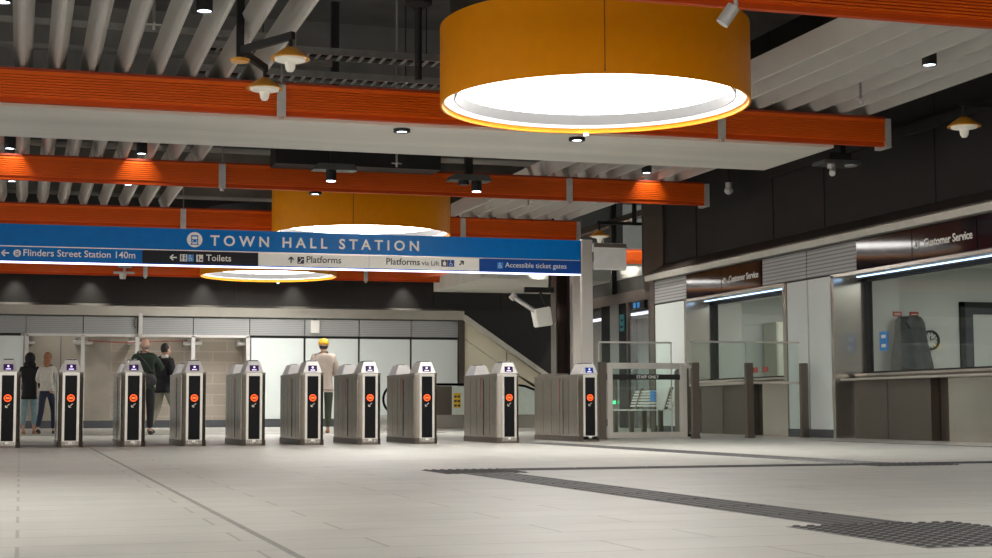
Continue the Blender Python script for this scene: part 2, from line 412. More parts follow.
# fascia signs over the windows
def fascia(y0, y1, label, text=None):
    t = thing('fascia_sign', label, 'sign', (12.0, y1, 2.53), 'dark fascia panels over the counters')
    MB().box(11.99, 12.08, y0 + .012, y1 - .012, 2.53, 2.97).build('sign_panel', SBROWN, t)
    if text:
        c = (11.985, y1 - .13, 2.735)
        MB().lathe([(.052, -.003), (.052, .004)], c, 24, 'x').build('information_symbol', LET, t)
        MB().box(11.978, 11.986, c[1] - .012, c[1] + .012, 2.705, 2.745).box(11.978, 11.986, c[1] - .012, c[1] + .012, 2.757, 2.775).build('information_mark', LETD, t)
        textmesh('lettering', text, .15, LET, t, (11.987, y1 - .31, 2.69), '-x', width=1.16, bold=.003)
fascia(25.56, 27.12, 'dark glossy fascia panel over the far service window, without writing')
fascia(23.97, 25.56, 'dark fascia sign reading Customer Service over the far service window', 'Customer Service')
fascia(19.28, 20.83, 'dark glossy fascia panel without writing next to the grey louvres, over the clock window')
fascia(17.71, 19.28, 'dark fascia sign reading Customer Service over the window with the clock', 'Customer Service')
fascia(16.14, 17.71, 'dark glossy fascia panel cut off by the picture edge')
for y in (14.57, 13.0, 11.43): struct(MB().box(12.0, 12.08, y + .015, y + 1.555, 2.53, 2.97), 'wall_right_louvre', LOUV)

# ---- lift lobby beyond the right wall
struct(MB().box(14.0, 14.3, 29.9, 39, 3.02, 3.28), 'wall_lobby_header', BROWNW)
struct(MB().box(14.05, 14.2, 29.9, 39, 3.28, 3.62), 'wall_lobby', DARKW)
struct(MB().box(12.5, 24, 29.9, 30.0, 0, 7), 'wall_lobby_side', DARKW)
struct(MB().box(16.0, 24, 46.5, 46.6, 0, 7), 'wall_lobby_end', ROOMW)
fz = [(30.0, 33.55, WPANEL), (33.55, 33.85, BROWNW), (33.85, 35.15, None), (35.15, 35.25, BROWNW), (35.25, 35.75, BLACK), (35.75, 36.35, LIFTST), (36.35, 36.95, BLACK), (36.95, 38.6, None)]
for a, b, mm in fz:
    if mm: struct(MB().box(14.0, 14.25, a, b, 0, 3.02), 'wall_lobby_pier', mm)
def lift(y0, y1, label):
    t = thing('lift_door', label, 'lift door', (14.1, y0, 0), 'lift doors of the lobby')
    ym = (y0 + y1) / 2
    for a, b in ((y0 + .04, ym - .005), (ym + .005, y1 - .04)):
        MB().box(14.12, 14.18, a, b, 0, 2.62).build('door_panel', LIFTST, t)
    MB().box(14.05, 14.2, y0, y0 + .04, 0, 2.66).box(14.05, 14.2, y1 - .04, y1, 0, 2.66).box(14.05, 14.2, y0, y1, 2.62, 2.68).build('door_frame', LIFTST, t)
    MB().box(14.08, 14.2, y0, y1, 2.70, 2.76).build('light_bar', LEDL, t)
    MB().box(14.06, 14.2, y0, y1, 2.78, 3.02).build('transom', DARKW, t)
lift(33.85, 35.15, 'steel lift door nearest the white wall panel behind the bench')
lift(36.95, 38.6, 'steel lift door behind the tall sign post')
t = thing('lift_sign', 'small dark blue sign with two pictograms above the lift door', 'sign', (13.97, 34.6, 2.83))
MB().box(13.96, 14.0, 34.0, 34.9, 2.82, 3.0).build('sign_panel', SBLACK, t)
MB().box(13.95, 13.96, 34.52, 34.66, 2.85, 2.97).build('lift_symbol', STICK, t)
MB().box(13.95, 13.96, 34.28, 34.42, 2.85, 2.97).build('lift_symbol', STICK, t)
t = thing('lift_indicator', 'cyan lit call panel on the dark glass between the lifts', 'display', (13.98, 35.5, 2.3))
MB().box(13.97, 14.0, 35.36, 35.62, 2.35, 2.75).build('display', CYAN, t)
MB().box(13.965, 13.97, 35.40, 35.58, 2.42, 2.47).box(13.965, 13.97, 35.40, 35.52, 2.58, 2.63).build('display_line', BLACK, t)
t = thing('call_button_post', 'green lit lift call button plate on the pale steel pier', 'button', (13.98, 36.05, .6))
MB().box(13.97, 14.0, 35.95, 36.15, .55, 1.25).build('plate', STEELD, t)
MB().box(13.955, 13.97, 35.93, 36.17, .58, .66).build('button', GREENL, t)
# glazed screen above the header, in slim black mullions
struct(MB().box(14.0, 14.02, 30, 39, 3.62, 5.6), 'window_3', GLASSD)
for y in (33.9, 36.0): struct(MB().box(13.93, 14.06, y, y + .13, 3.28, 6.0), 'window_3_mullion', BLACKM)
struct(MB().prism([(30, 5.0), (39, 5.0), (39, 5.14), (30, 5.14)], 'x', 13.9, 14.1), 'window_3_rail', STEELD)

# ================================================================== ORANGE BEAMS
def beam(y, x0, x1, label, straps, zb=4.10, zt_=4.48, dep=.28, cap=True):
    t = thing('fascia_beam', label, 'ceiling beam', (x0, y, zb), 'orange ceiling beams')
    mb = MB()
    n = 9; pts = []
    lip = .055
    h0, h1 = zb + lip, zt_ - .03
    pts = [(y + .02, h0)]
    st = (h1 - h0) / n
    for i in range(n):
        z = h0 + st * i
        pts += [(y + .02, z + .001), (y + .02, z + st * .32), (y - .012, z + st * .40), (y - .012, z + st)]
    pts += [(y - .012, zt_), (y + dep, zt_), (y + dep, h0)]
    mb.prism(pts, 'x', x0, x1)
    mb.build('fascia', ORANGEP2, t)
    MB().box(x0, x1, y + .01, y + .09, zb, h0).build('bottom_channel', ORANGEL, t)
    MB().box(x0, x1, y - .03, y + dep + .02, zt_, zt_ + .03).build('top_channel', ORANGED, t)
    if cap: MB().box(x1, x1 + .09, y - .02, y + dep, zb - .02, zt_ + .01).build('end_plate', SILVER, t)
    for s in straps:
        b = MB().box(s - .055, s + .055, y - .03, y - .012, zb - .02, zt_ + .02).build('strap', SILVER, t)
        MB().tube((s, y - .02, zb - .06), (s, y - .02, zb - .02), .035, 10).build('bolt', STEELL, b)
        MB().tube((s, y - .02, zt_), (s, y - .02, zt_ + .5), .012, 6).build('hanger_rod', TRAYG, t)
    return t
ORANGEP2 = mat('orange_powder_coat', (.90, .135, .006), .38, 0, .02, 2, spec=.35)
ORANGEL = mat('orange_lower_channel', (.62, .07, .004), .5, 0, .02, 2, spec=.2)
ORANGED = mat('orange_top_channel', (.34, .035, .004), .5, 0, .03, 2)  # darker orange tone of the top channel
beam(12.72, -2.9, 12.2, 'nearest orange ceiling beam, crossing above the biggest amber drum lamp', (-2.9, 3.04))
beam(19.08, -9, 11.48, 'long orange beam at the front edge of the pale soffit', (-2.9, 3.02, 8.98))
beam(25.6, -9, 11.70, 'orange beam carrying the black spotlight trays, second beyond the pale soffit front', (-2.9, 3.09, 9.12))
beam(31.6, -9, 11.42, 'orange beam directly above the blue station sign', (-2.9, 3.05, 8.87))
beam(42.3, -9, 11.55, 'orange beam against the charcoal back wall below the blue sign', (-2.9, 3.11, 9.08), zb=4.02, zt_=4.40)
t = beam(41.0, 14.6, 20, 'orange beam behind the lobby glass, upper of the two there', (15.6, 17.1), zb=4.55, zt_=4.93, cap=False)
t = beam(45.0, 14.6, 20, 'orange beam behind the lobby glass, lower of the two there', (16.2,), zb=4.1, zt_=4.48, cap=False)
# pale soffit slab behind the second beam
t = tag(MB().box(-9, 10.85, 19.39, 21.55, 4.10, 4.42).build('soffit_panel', SOFFIT), 'wide pale plaster soffit hung behind the long orange beam', 'soffit')

# ================================================================== BAFFLES
def baffle(L, clips):
    t = thing('ceiling_baffle', 'baffle', 'ceiling baffle', (0, 0, 0), 'folded grey ceiling baffles')
    MB().prism([(-.115, .25), (-.02, .0), (.02, .0), (.115, .25)], 'y', 0, L).build('blade', BAFFLE, t)
    for e in clips:
        MB().box(-.02, .02, e, e + .05, .25, .33).build('hanger_clip', TRAYG, t)
    return t
zones = [(13.05, 21.4, 'before pale soffit'), (21.7, 26.2, 'behind pale soffit'), (26.4, 32.6, 'above blue sign')]
for (a, b, where) in zones:
    proto = None
    k = 0
    L = b - a
    rails = {13.05: (13.4, 18.3), 21.7: (22.0, 25.2), 26.4: (26.8, 30.9)}[a]
    for i in range(9):
        x = -.45 + .4 * i
        lab = 'grey folded baffle, %s beside the drums, away from counters, %s' % (ORD[8 - i], where)
        if proto is None: proto = baffle(L, [q - a for q in rails]); proto.location = (x, a, 4.53); proto['label'] = lab
        else: dup(proto, (x, a, 4.53), lab)
    for i in range(7):
        x = 8.72 + .42 * i
        lab = 'grey folded baffle, %s beside the drums, towards counters, %s' % (ORD[i], where)
        dup(proto, (x, a, 4.53), lab)
    for x0, x1, side in ((-.7, 2.95, 'away from the counters'), (8.5, 11.4, 'near the counters')):
        for yy in rails:
            pos = 'front' if yy == rails[0] else 'rear'
            tag(MB().box(x0, x1, yy - .03, yy + .03, 4.86, 4.93).build('carrier_rail', TRAYG), 'grey %s rail carrying the baffles %s, %s' % (pos, side, where), 'rail', 'baffle carrier rails')

# ================================================================== DRUM LAMPS
def drum(x, y, z, label, ex=1.):
    R = 1.735
    t = thing('drum_lamp', label, 'lamp', (x, y, z), 'amber drum lamps')
    c = (x, y, z)
    MB().lathe([(R - .025, 0), (R, .0), (R, .88), (R - .025, .88)], c, 96, closed=True).build('drum_shell', DRUMC, t, smooth=True)
    MB().lathe([(R - .05, .055), (R - .027, .055), (R - .027, .40), (R - .05, .40)], c, 96, closed=True).build('inner_liner', WHITEIN, t, smooth=True)
    MB().lathe([(R - .17, .075), (R - .155, .075), (R - .155, .20), (R - .17, .20)], c, 96, closed=True).build('hanging_ring', LINER, t, smooth=True)
    d = MB().lathe([(.02, .44), (R - .12, .44), (R - .12, .225), (R - .10, .225), (R - .10, .46), (.02, .46)], c, 96, closed=True).build('diffuser', DIFF, t)
    j = MB()
    for k in range(10):
        q = math.radians(36 * k + 8); rr = R - .125
        j.tube((x + math.cos(q)*rr, y + math.sin(q)*rr, z + .21), (x + math.cos(q)*rr, y + math.sin(q)*rr, z + .44), .006, 6)
        j.tube((x + math.cos(q)*(R-.16), y + math.sin(q)*(R-.16), z + .18), (x + math.cos(q)*(R-.12), y + math.sin(q)*(R-.12), z + .23), .006, 6)
    j.build('diffuser_joint', TRAYDG, t)
    a = math.radians(-107)
    s = MB()
    for a in (-107, -20, 70, 160):
        a = math.radians(a)
        s.tube((x + math.cos(a) * R, y + math.sin(a) * R, z + .02), (x + math.cos(a) * R, y + math.sin(a) * R, z + .87), .006, 6)
    s.build('shell_seam', YELD, t)
    MB().lathe([(R - .05, .86), (R - .05, .88), (1.45, .88), (1.45, .86)], (x, y, z), 64, closed=True).build('top_ring', BLACKM, t)
    MB().lathe([(1.62, .86), (1.62, 1.7)], (x, y, z), 64).build('black_housing', BLACKM, t, smooth=True)
    MB().lathe([(.5, 1.7), (.5, 6.99 - z)], (x, y, z), 32).build('riser', BLACKM, t, smooth=True)
    MB().tube((x + .50, y + 1.64, z - .04), (x + .50, y + 1.64, z), .035, 12).build('sensor', WHITEIN, t)
    return t
TRAYDG = mat('joint_grey', (.16, .16, .155), .5, 0, .03)
LINER = mat('drum_liner_grey', (.045, .045, .045), .6, 0, .01)
YELD = mat('drum_seam', (.30, .10, .004), .5, 0, .02)
drum(6.10, 16.25, 3.845, 'biggest amber drum lamp, hung in front of the pale soffit')
drum(6.30, 29.75, 3.85, 'amber drum lamp of middle size, touching the top of the blue station sign')
drum(6.03, 39.9, 3.87, 'smallest looking amber drum lamp, below the word Toilets on the blue sign')
drum(6.1, 2.4, 3.87, 'unseen amber drum lamp added to light the paving')  # out of view, added for its light in line with the row
drum(-2.2, 8.0, 3.87, 'second unseen amber drum lamp added to light the paving')  # out of view too, added for more light on the floor

# ================================================================== DOWNLIGHTS AND ADDED LAMPS
def downlight():
    t = thing('downlight', 'd', 'downlight', (0, 0, 0), 'black cylinder downlights')
    MB().lathe([(.075, .0), (.085, .0), (.085, .22), (.075, .22)], (0, 0, 0), 20, closed=True).lathe([(.085, .20), (.085, .22)], (0, 0, 0), 20).build('housing', BLACKM, t, smooth=True)
    MB().lathe([(.074, .012), (.074, .02)], (0, 0, 0), 20).build('lens', DOWN, t)
    MB().tube((0, 0, .22), (0, 0, .45), .012, 6).build('stem', BLACKM, t)
    return t
dl = [((1.71, 15.8, 4.5), 'black cylinder downlight between baffles near the twin pendant lamp'),
      ((-.25, 16.0, 4.5), 'black cylinder downlight in the top corner between the outermost baffles'),
      ((10.12, 15.8, 4.46), 'small lit downlight among the baffles above the counters'),
      ((10.13, 24.5, 4.46), 'lit downlight among baffles over the lit patch of the tray beam'),
      ((-.23, 24.7, 4.44), 'lit downlight just above the tray beam at its cut off end'),
      ((1.73, 24.65, 4.44), 'lit downlight just above the tray beam near the silver strap'),
      ((-.22, 28.4, 4.46), 'lit downlight under the tray beam at its cut off end'),
      ((1.76, 28.3, 4.46), 'lit downlight under the tray beam beside the silver strap'),
      ((10.68, 28.2, 4.46), 'lit downlight among baffles next to the far pendant lamp'),
      ((-2.2, 24.7, 4.44), 'downlight above the tray beam outside the picture')]
p0 = None
for loc, lab in dl:
    if p0 is None: p0 = downlight(); p0.location = loc; p0['label'] = lab
    else: dup(p0, loc, lab)
for loc, lab in (((4.68, 19.6, 4.078), 'round recessed downlight in the pale soffit'), ((7.1, 19.6, 4.078), 'round recessed downlight in the pale soffit under the biggest drum'),
                 ((4.66, 25.75, 4.078), 'tiny lit downlight below the tray beam, nearest the middle drum')):
    t = thing('recessed_downlight', lab, 'downlight', loc, 'recessed downlights')
    x, y, z = loc
    MB().lathe([(.07, 0), (.11, 0), (.11, .04), (.07, .04)], (x, y, z - .02), 20, closed=True).build('ring', BLACKM, t)
    MB().lathe([(.07, 0), (.07, .01)], (x, y, z - .01), 20).build('lens', DOWN, t)
for x in (-.23, 1.73, 10.6): spot((x, 25.25, 4.75), (x, 25.62, 4.2), 15, 75, 1.)
for x in (-.19, 1.73, 4.71, 7.18, 10.31): spot((x, 42.64, 4.2), (x, 42.92, 3.2), 38, 70, 1.)
for x in (1.7, 10.1): spot((x, 15.8, 4.48), (x, 15.8, 0), 60, 80)
for x in (4.7, 7.1): spot((x, 19.5, 4.05), (x, 19.5, 0), 50, 85)
for x in (-.2, 1.75, 10.6): spot((x, 28.3, 4.44), (x, 28.3, 0), 70, 90)
spot((11.2, 27.4, 4.45), (11.3, 27.8, 0), 60, 90)  # added lamp to brighten the bench, no fitting here
spot((13.2, 34.5, 4.3), (13.9, 34.5, 0), 90, 100); spot((13.0, 37.5, 4.3), (13.9, 37.5, 0), 70, 100)  # unseen lamps added to light the lift lobby
spot((16.5, 39.5, 5.6), (16.5, 43.5, 4.3), 160, 110)  # unseen lamp added to lift the beams behind the lobby glass
for x in (1.0, 3.2, 5.2): spot((x, 43.2, 2.98), (x, 44.1, 1.0), 14, 130)  # fill lamps added inside the open bays, no fittings
for x in (.8, 3.7, 7, 9.8): spot((x, 39.5, 4.4), (x, 42.6, 1.2), 18, 90)  # wash lamps added for the back wall, no fittings
spot((12.6, 38.0, 4.4), (13.6, 42.8, 1.8), 280, 90)  # unseen lamp added to brighten the cream slope cladding

# ================================================================== SPOTLIGHT TRAYS, CAMERAS
def tray(x, y, z, label, cams):
    t = thing('spotlight_tray', label, 'spotlight', (x, y, z), 'black spotlight trays')
    MB().prism([(x - .28, z + .10), (x - .36, z), (x + .36, z), (x + .30, z + .10)], 'y', y - .16, y + .16).build('tray', TRAYDK, t, bevel=.01)
    MB().box(x - .06, x + .06, y - .05, y + .05, z + .1, 7.0).build('drop_post', BLACKM, t)
    for dx in cams:
        h = MB().tube((x + dx, y - .05, z - .17), (x + dx, y - .05, z), .085, 16).build('spotlight', BLACKM, t, smooth=True)
        MB().tube((x + dx, y - .05, z - .176), (x + dx, y - .05, z - .168), .07, 16).build('lens', DOWN, h)
    return t
TRAYDK = mat('tray_dark_grey', (.10, .105, .10), .4, .2, .04)
tray(4.72, 24.4, 4.26, 'dark tray with one black spotlight in front of the tray beam, nearer the silver strap', (-.06,))
tt = tray(6.95, 24.4, 4.18, 'dark tray with black spotlight in front of the tray beam, below the biggest drum', (.12,))
MB().tube((6.85, 24.35, 4.11), (6.85, 24.35, 4.18), .09, 14).build('sensor', BLACKM, tt)
t = thing('camera_tray', 'dark tray with a white security camera under the end of the long orange beam', 'camera', (11.35, 20.2, 3.98))
MB().box(11.05, 11.65, 20.0, 20.4, 3.99, 4.05).build('tray', TRAYDK, t, bevel=.01)
MB().box(11.15, 11.5, 20.05, 20.35, 4.05, 4.16).build('base', BLACKM, t)
MB().tube((11.45, 20.2, 4.15), (11.45, 20.2, 7.0), .04, 10).build('drop_post', BLACKM, t)
MB().tube((11.2, 20.1, 3.99), (11.2, 20.1, 3.93), .06, 12).tube((11.22, 20.1, 3.93), (11.13, 19.95, 3.83), .045, 12).build('security_camera', SILVER, t, smooth=True)
MB().lathe([(.09, 0), (.09, .02)], (11.52, 20.1, 3.97), 16).build('sensor', SILVER, t)
t = thing('track_spotlight', 'white spotlight angled down beside the biggest amber drum', 'spotlight', (5.95, 12.3, 4.2))
MB().tube((5.93, 12.3, 3.98), (5.83, 12.34, 3.83), .06, 16).build('spotlight_body', SILVER, t, smooth=True)
MB().tube((5.95, 12.3, 3.98), (5.95, 12.3, 4.2), .02, 8).build('bracket', SILVER, t)
t = thing('security_camera', 'white dome camera below the end of the tray beam', 'camera', (11.75, 25.4, 4.4))
MB().tube((11.85, 24.9, 4.3), (11.85, 24.9, 4.42), .06, 12).ell((11.85, 24.9, 4.28), (.08, .08, .07)).build('housing', SILVER, t, smooth=True)
MB().tube((11.85, 24.9, 4.42), (11.85, 24.9, 7), .02, 6).build('stem', BLACKM, t)

# ================================================================== PENDANT LAMPS
def shade(t, x, y, z, s=1.):
    a = MB().lathe([(.205*s, 0), (.21*s, .008), (.15*s, .06*s), (.05*s, .13*s), (.035*s, .13*s), (.14*s, .05*s), (.195*s, 0)], (x, y, z), 32, closed=True).build('lamp_shade', YEL, t, smooth=True)
    MB().lathe([(.17*s, .02), (.16*s, -.015), (.06*s, -.035*s), (.05*s, -.10*s), (.03*s, -.13*s)], (x, y, z), 24).build('opal_diffuser', OPAL, t, smooth=True)
    MB().tube((x, y, z + .12*s), (x, y, z + .28*s), .022*s, 10).build('lamp_stem', BLACKM, t)
t = thing('twin_pendant', 'black post with two arms and yellow dish lamps in front of the long orange beam', 'lamp', (2.22, 16.9, 4.2))
MB().box(2.18, 2.26, 16.86, 16.94, 4.3, 7).build('post', BLACKM, t)
MB().lathe([(.10, 0), (.11, .03), (.05, .05)], (2.22, 16.9, 4.25), 20).build('end_cap', YEL, t)
for (x, y) in ((2.64, 16.1), (2.61, 17.7)):
    d = Vector((x - 2.22, y - 16.9)).normalized(); n = Vector((-d.y, d.x)) * .025
    e = Vector((x, y)) + d * .05; s0 = Vector((2.22, 16.9))
    MB().prism([tuple(s0 + n), tuple(e + n), tuple(e - n), tuple(s0 - n)], 'z', 4.34, 4.42).build('arm', BLACKM, t)
    shade(t, x, y, 4.13)
t = thing('wall_pendant', 'yellow dish lamp on a black wall arm above the counter signs', 'lamp', (11.3, 16.9, 4.0))
shade(t, 11.3, 16.9, 3.98)
MB().box(11.25, 12.35, 16.87, 16.93, 4.24, 4.30).build('arm', BLACKM, t)
MB().box(12.30, 12.35, 16.7, 17.1, 4.1, 4.45).build('wall_plate', BLACKM, t)
t = thing('wall_pendant', 'small yellow dish lamp beyond the end of the sign, beside the lobby glass', 'lamp', (11.42, 30, 4.0))
shade(t, 11.42, 30.2, 4.02)
MB().box(11.38, 12.35, 30.17, 30.23, 4.28, 4.34).build('arm', BLACKM, t)
MB().tube((12.2, 30.2, 4.3), (12.2, 30.2, 7), .05, 10).build('post', BLACKM, t)
t = thing('drop_pole', 'black ceiling pole with round collar beside the biggest drum', 'pole', (4.6, 18.4, 4.5))
MB().tube((4.6, 18.4, 4.50), (4.6, 18.4, 7), .045, 14).build('pole', BLACKM, t, smooth=True)
MB().lathe([(.08, 5.40), (.17, 5.44), (.17, 5.52), (.08, 5.56)], (4.6, 18.4, 0), 24).build('collar', BLACKM, t)
# cable trays in the ceiling void
for (y, z, x0, x1, lab) in ((22.1, 5.56, 2.4, 11.5, 'perforated grey cable tray with red cables, upper of two above the soffit'),
                            (23.4, 5.50, 2.4, 11.5, 'perforated grey cable tray with red cables, lower of two above the soffit'),
                            (17.6, 5.7, -6, 2.0, 'cable tray with white and red cables above the baffles')):
    t = thing('cable_tray', lab, 'cable tray', (x0, y, z), 'cable trays')
    mb = MB().box(x0, x1, y - .2, y - .185, z, z + .10).box(x0, x1, y + .185, y + .2, z, z + .10)
    mb.build('side_rail', TRAYG, t)
    rb = MB(); x = x0
    while x < x1: rb.box(x, x + .05, y - .185, y + .185, z, z + .015); x += .16
    rb.build('rungs', TRAYG, t)
    MB().tube((x0, y - .08, z + .04), (x1, y - .08, z + .04), .022, 8).build('cable', REDC, t)
    MB().tube((x0, y + .05, z + .04), (x1, y + .05, z + .04), .03, 8).build('cable', BLACKM, t)
    for hx in (x0 + .8, x0 + 3.2, x0 + 4.9, x0 + 7.6):
        if hx < x1: MB().tube((hx, y - .19, z), (hx, y - .19, 7), .010, 6).build('hanger_rod', BLACKM, t)
# ducts in the void
d = tag(MB().box(3.85, 6.6, 24.85, 25.4, 4.42, 5.2).build('air_duct', BLACKM), 'black air duct in the void above the spotlight trays', 'duct')
for hx in (4.2, 6.3): MB().tube((hx, 25.1, 5.2), (hx, 25.1, 7), .015, 6).build('hanger_rod', TRAYG, d)
tag(MB().box(7.9, 9.0, 13.5, 24, 5.9, 6.5).build('air_duct', BLACKM), 'dark duct running along the void above the counter side baffles', 'duct')
tag(MB().tube((-4, 20.9, 5.2), (4, 20.9, 5.2), .05, 10).build('pipe', TRAYG), 'thin grey service pipe above the pale soffit', 'pipe')
for (x, y, z, lab) in ((1.3, 17.0, 4.62, 'sprinkler head among the baffles left of the twin pendant'), (5.6, 23.8, 4.32, 'sprinkler head between the two spotlight trays'), (10.19, 17.5, 4.38, 'sprinkler head below the counter side baffles'), (9.35, 28.6, 4.38, 'sprinkler head below the baffles over the blue sign')):
    t = thing('sprinkler', lab, 'sprinkler', (x, y, z), 'fire sprinklers')
    MB().tube((x, y, z), (x, y, 7.0), .018, 8).build('pipe', TRAYG, t)
    MB().box(x - .08, x + .08, y - .01, y + .01, z, z + .015).box(x - .01, x + .01, y - .08, y + .08, z, z + .015).tube((x, y, z - .05), (x, y, z), .015, 8).build('head', SILVER, t)

# ================================================================== STATION SIGN
SY = 22.25
t = thing('station_sign', 'long blue overhead sign reading TOWN HALL STATION above the ticket gates', 'sign', (3, SY, 2.5))
MB().box(-6, 8.10, SY, SY + .14, 2.50, 3.015).build('sign_body', BLUED, t)
MB().box(-6, 4.822, SY - .012, SY, 2.712, 3.012).build('upper_panel', BLUE, t)
MB().box(4.827, 8.10, SY - .012, SY, 2.712, 3.012).build('upper_panel', BLUE, t)
for a, b, mm in ((-6, 1.588, BLUE), (1.596, 3.205, SBLACK), (3.21, 4.822, SWHITE), (4.827, 6.495, SWHITE), (6.5, 8.10, BLUED)):
    MB().box(a, b, SY - .010, SY, 2.515, 2.70).build('direction_panel', mm, t)
MB().box(-6, 8.10, SY - .014, SY - .004, 2.700, 2.712).build('divider', STEELL, t)
MB().box(-6, 8.10, SY - .01, SY + .14, 2.488, 2.50).build('light_strip', LEDS, t)
yl = SY - .012
textmesh('lettering', 'TOWN HALL STATION', .2, LET, t, (2.53, yl, 2.782), width=3.04, spacing=1.55, bold=.004, height=.152)
def icon_train(cx, cz, r, fg, bgm):
    MB().lathe([(r, 0), (r, -.004)], (cx, yl, cz), 32, 'y').build('train_roundel', fg, t)
    k = r / .1
    mb = MB().box(cx - .045*k, cx + .045*k, yl - .008, yl - .004, cz - .035*k, cz + .058*k)
    bar2(mb, (cx - .03*k, cz - .04*k), (cx - .05*k, cz - .07*k), .012*k, yl - .008, yl - .004)
    bar2(mb, (cx + .03*k, cz - .04*k), (cx + .05*k, cz - .07*k), .012*k, yl - .008, yl - .004)
    mb.box(cx - .05*k, cx + .05*k, yl - .008, yl - .004, cz - .066*k, cz - .056*k)
    mb.build('train_symbol', bgm, t)
    MB().box(cx - .033*k, cx + .033*k, yl - .011, yl - .008, cz + .005*k, cz + .04*k).box(cx - .033*k, cx - .018*k, yl - .011, yl - .008, cz - .025*k, cz - .010*k).box(cx + .018*k, cx + .033*k, yl - .011, yl - .008, cz - .025*k, cz - .010*k).build('train_window', fg, t)
icon_train(2.31, 2.862, .108, LET, BLUE)
def arrow(cx, cz, s, d, m_):
    mb = MB(); v = Vector(d).normalized(); p = Vector((-v.y, v.x)); c = Vector((cx, cz))
    bar2(mb, c - v * s, c + v * s, .018, yl - .004, yl)
    for q in (p, -p): bar2(mb, c + v * s * 1.05, c + v * s * .1 + q * s * .85, .018, yl - .004, yl)
    mb.build('arrow', m_, t)
arrow(-.235, 2.609, .048, (-1, 0), LET)
icon_train(-.082, 2.609, .05, LET, BLUE)
textmesh('lettering', 'Flinders Street Station 140m', .11, LET, t, (.0, yl, 2.577), width=1.495, bold=.001)
arrow(2.02, 2.603, .045, (-1, 0), LET)
def man(cx, cz, h, m_, skirt=False):
    mb = MB().lathe([(h * .12, 0), (h * .12, -.002)], (cx, yl - .004, cz + h * .40), 12, 'y')
    if skirt: mb.prism([(cx - h*.16, cz - h*.1), (cx + h*.16, cz - h*.1), (cx + h*.06, cz + h*.26), (cx - h*.06, cz + h*.26)], 'y', yl - .006, yl - .004)
    else: mb.box(cx - h*.12, cx + h*.12, yl - .006, yl - .004, cz - .1*h, cz + h*.26)
    mb.box(cx - h*.08, cx - h*.015, yl - .006, yl - .004, cz - h*.48, cz - .05*h).box(cx + h*.015, cx + h*.08, yl - .006, yl - .004, cz - h*.48, cz - .05*h)
    mb.build('person_symbol', m_, t)
def wheel(cx, cz, h, m_, y=None):
    y = yl - .004 if y is None else y
    mb = MB().lathe([(h * .09, 0), (h * .09, -.002)], (cx - h*.08, y, cz + h * .40), 12, 'y')
    bar2(mb, (cx - h*.08, cz + h*.28), (cx - h*.05, cz - h*.05), h*.09, y - .002, y)
    bar2(mb, (cx - h*.05, cz - h*.05), (cx + h*.17, cz - h*.05), h*.09, y - .002, y)
    bar2(mb, (cx + h*.15, cz - h*.05), (cx + h*.27, cz - h*.36), h*.09, y - .002, y)
    pts = [(cx - h*.02 + math.cos(a)*h*.25, cz - h*.17 + math.sin(a)*h*.25) for a in [math.radians(q) for q in range(120, 345, 25)]]
    for a, b in zip(pts, pts[1:]): bar2(mb, a, b, h*.06, y - .002, y)
    mb.build('wheelchair_symbol', m_, t)
def plate(x0, x1, z0, z1, m_): MB().box(x0, x1, yl - .004, yl, z0, z1).build('symbol_plate', m_, t)
plate(2.11, 2.205, 2.550, 2.650, LET); man(2.135, 2.6, .085, SBLACK); man(2.18, 2.6, .085, SBLACK, True)
plate(2.207, 2.30, 2.550, 2.650, STICK); wheel(2.255, 2.6, .085, LET)
plate(2.335, 2.43, 2.550, 2.650, LET); man(2.365, 2.6, .075, SBLACK); MB().box(2.385, 2.42, yl - .006, yl - .004, 2.57, 2.59).build('changing_table', SBLACK, t)
textmesh('lettering', 'Toilets', .11, LET, t, (2.473, yl, 2.567), width=.352, bold=.001)
arrow(3.68, 2.607, .042, (0, 1), LETD)
plate(3.772, 3.868, 2.557, 2.655, LETD)
mb = MB()
bar2(mb, (3.785, 2.575), (3.81, 2.575), .012, yl - .006, yl - .004); bar2(mb, (3.808, 2.573), (3.835, 2.62), .012, yl - .006, yl - .004); bar2(mb, (3.832, 2.62), (3.86, 2.62), .012, yl - .006, yl - .004)
mb.lathe([(.009, 0), (.009, -.002)], (3.812, yl - .004, 2.64), 10, 'y'); mb.build('escalator_symbol', SWHITE, t)
textmesh('lettering', 'Platforms', .11, LETD, t, (3.905, yl, 2.577), width=.505, bold=.001)
textmesh('lettering', 'Platforms', .11, LETD, t, (5.08, yl, 2.577), width=.505, bold=.001)
textmesh('lettering', 'via Lift', .08, LETD, t, (5.615, yl, 2.577), width=.265)
plate(5.91, 6.008, 2.565, 2.665, LETD); MB().box(5.935, 5.983, yl - .006, yl - .004, 2.58, 2.635).box(5.953, 5.965, yl - .006, yl - .004, 2.64, 2.657).build('lift_symbol', SWHITE, t)
plate(6.012, 6.108, 2.565, 2.665, BLUED); wheel(6.06, 2.615, .085, LET)
arrow(6.22, 2.622, .04, (1, 1), LETD)
plate(6.775, 6.865, 2.552, 2.648, STICK); wheel(6.82, 2.6, .085, LET)
textmesh('lettering', 'Accessible ticket gates', .11, LET, t, (6.9, yl, 2.577), width=.97)
t = thing('sign_post', 'square steel post at the end of the blue station sign', 'post', (8.2, SY + .07, 0))
MB().box(8.11, 8.29, SY - .02, SY + .18, 0, 3.03).build('post', STEELL, t, bevel=.008)
MB().box(7.98, 8.11, SY + .02, SY + .16, 0, 2.485).build('side_post', STEEL, t, bevel=.006)
MB().box(8.05, 8.36, SY - .08, SY + .24, 0, .02).build('base_plate', STEELD, t)
t = thing('information_monitor', 'blank pale grey monitor back fixed beside the steel sign post', 'monitor', (8.6, SY + .05, 2.58))
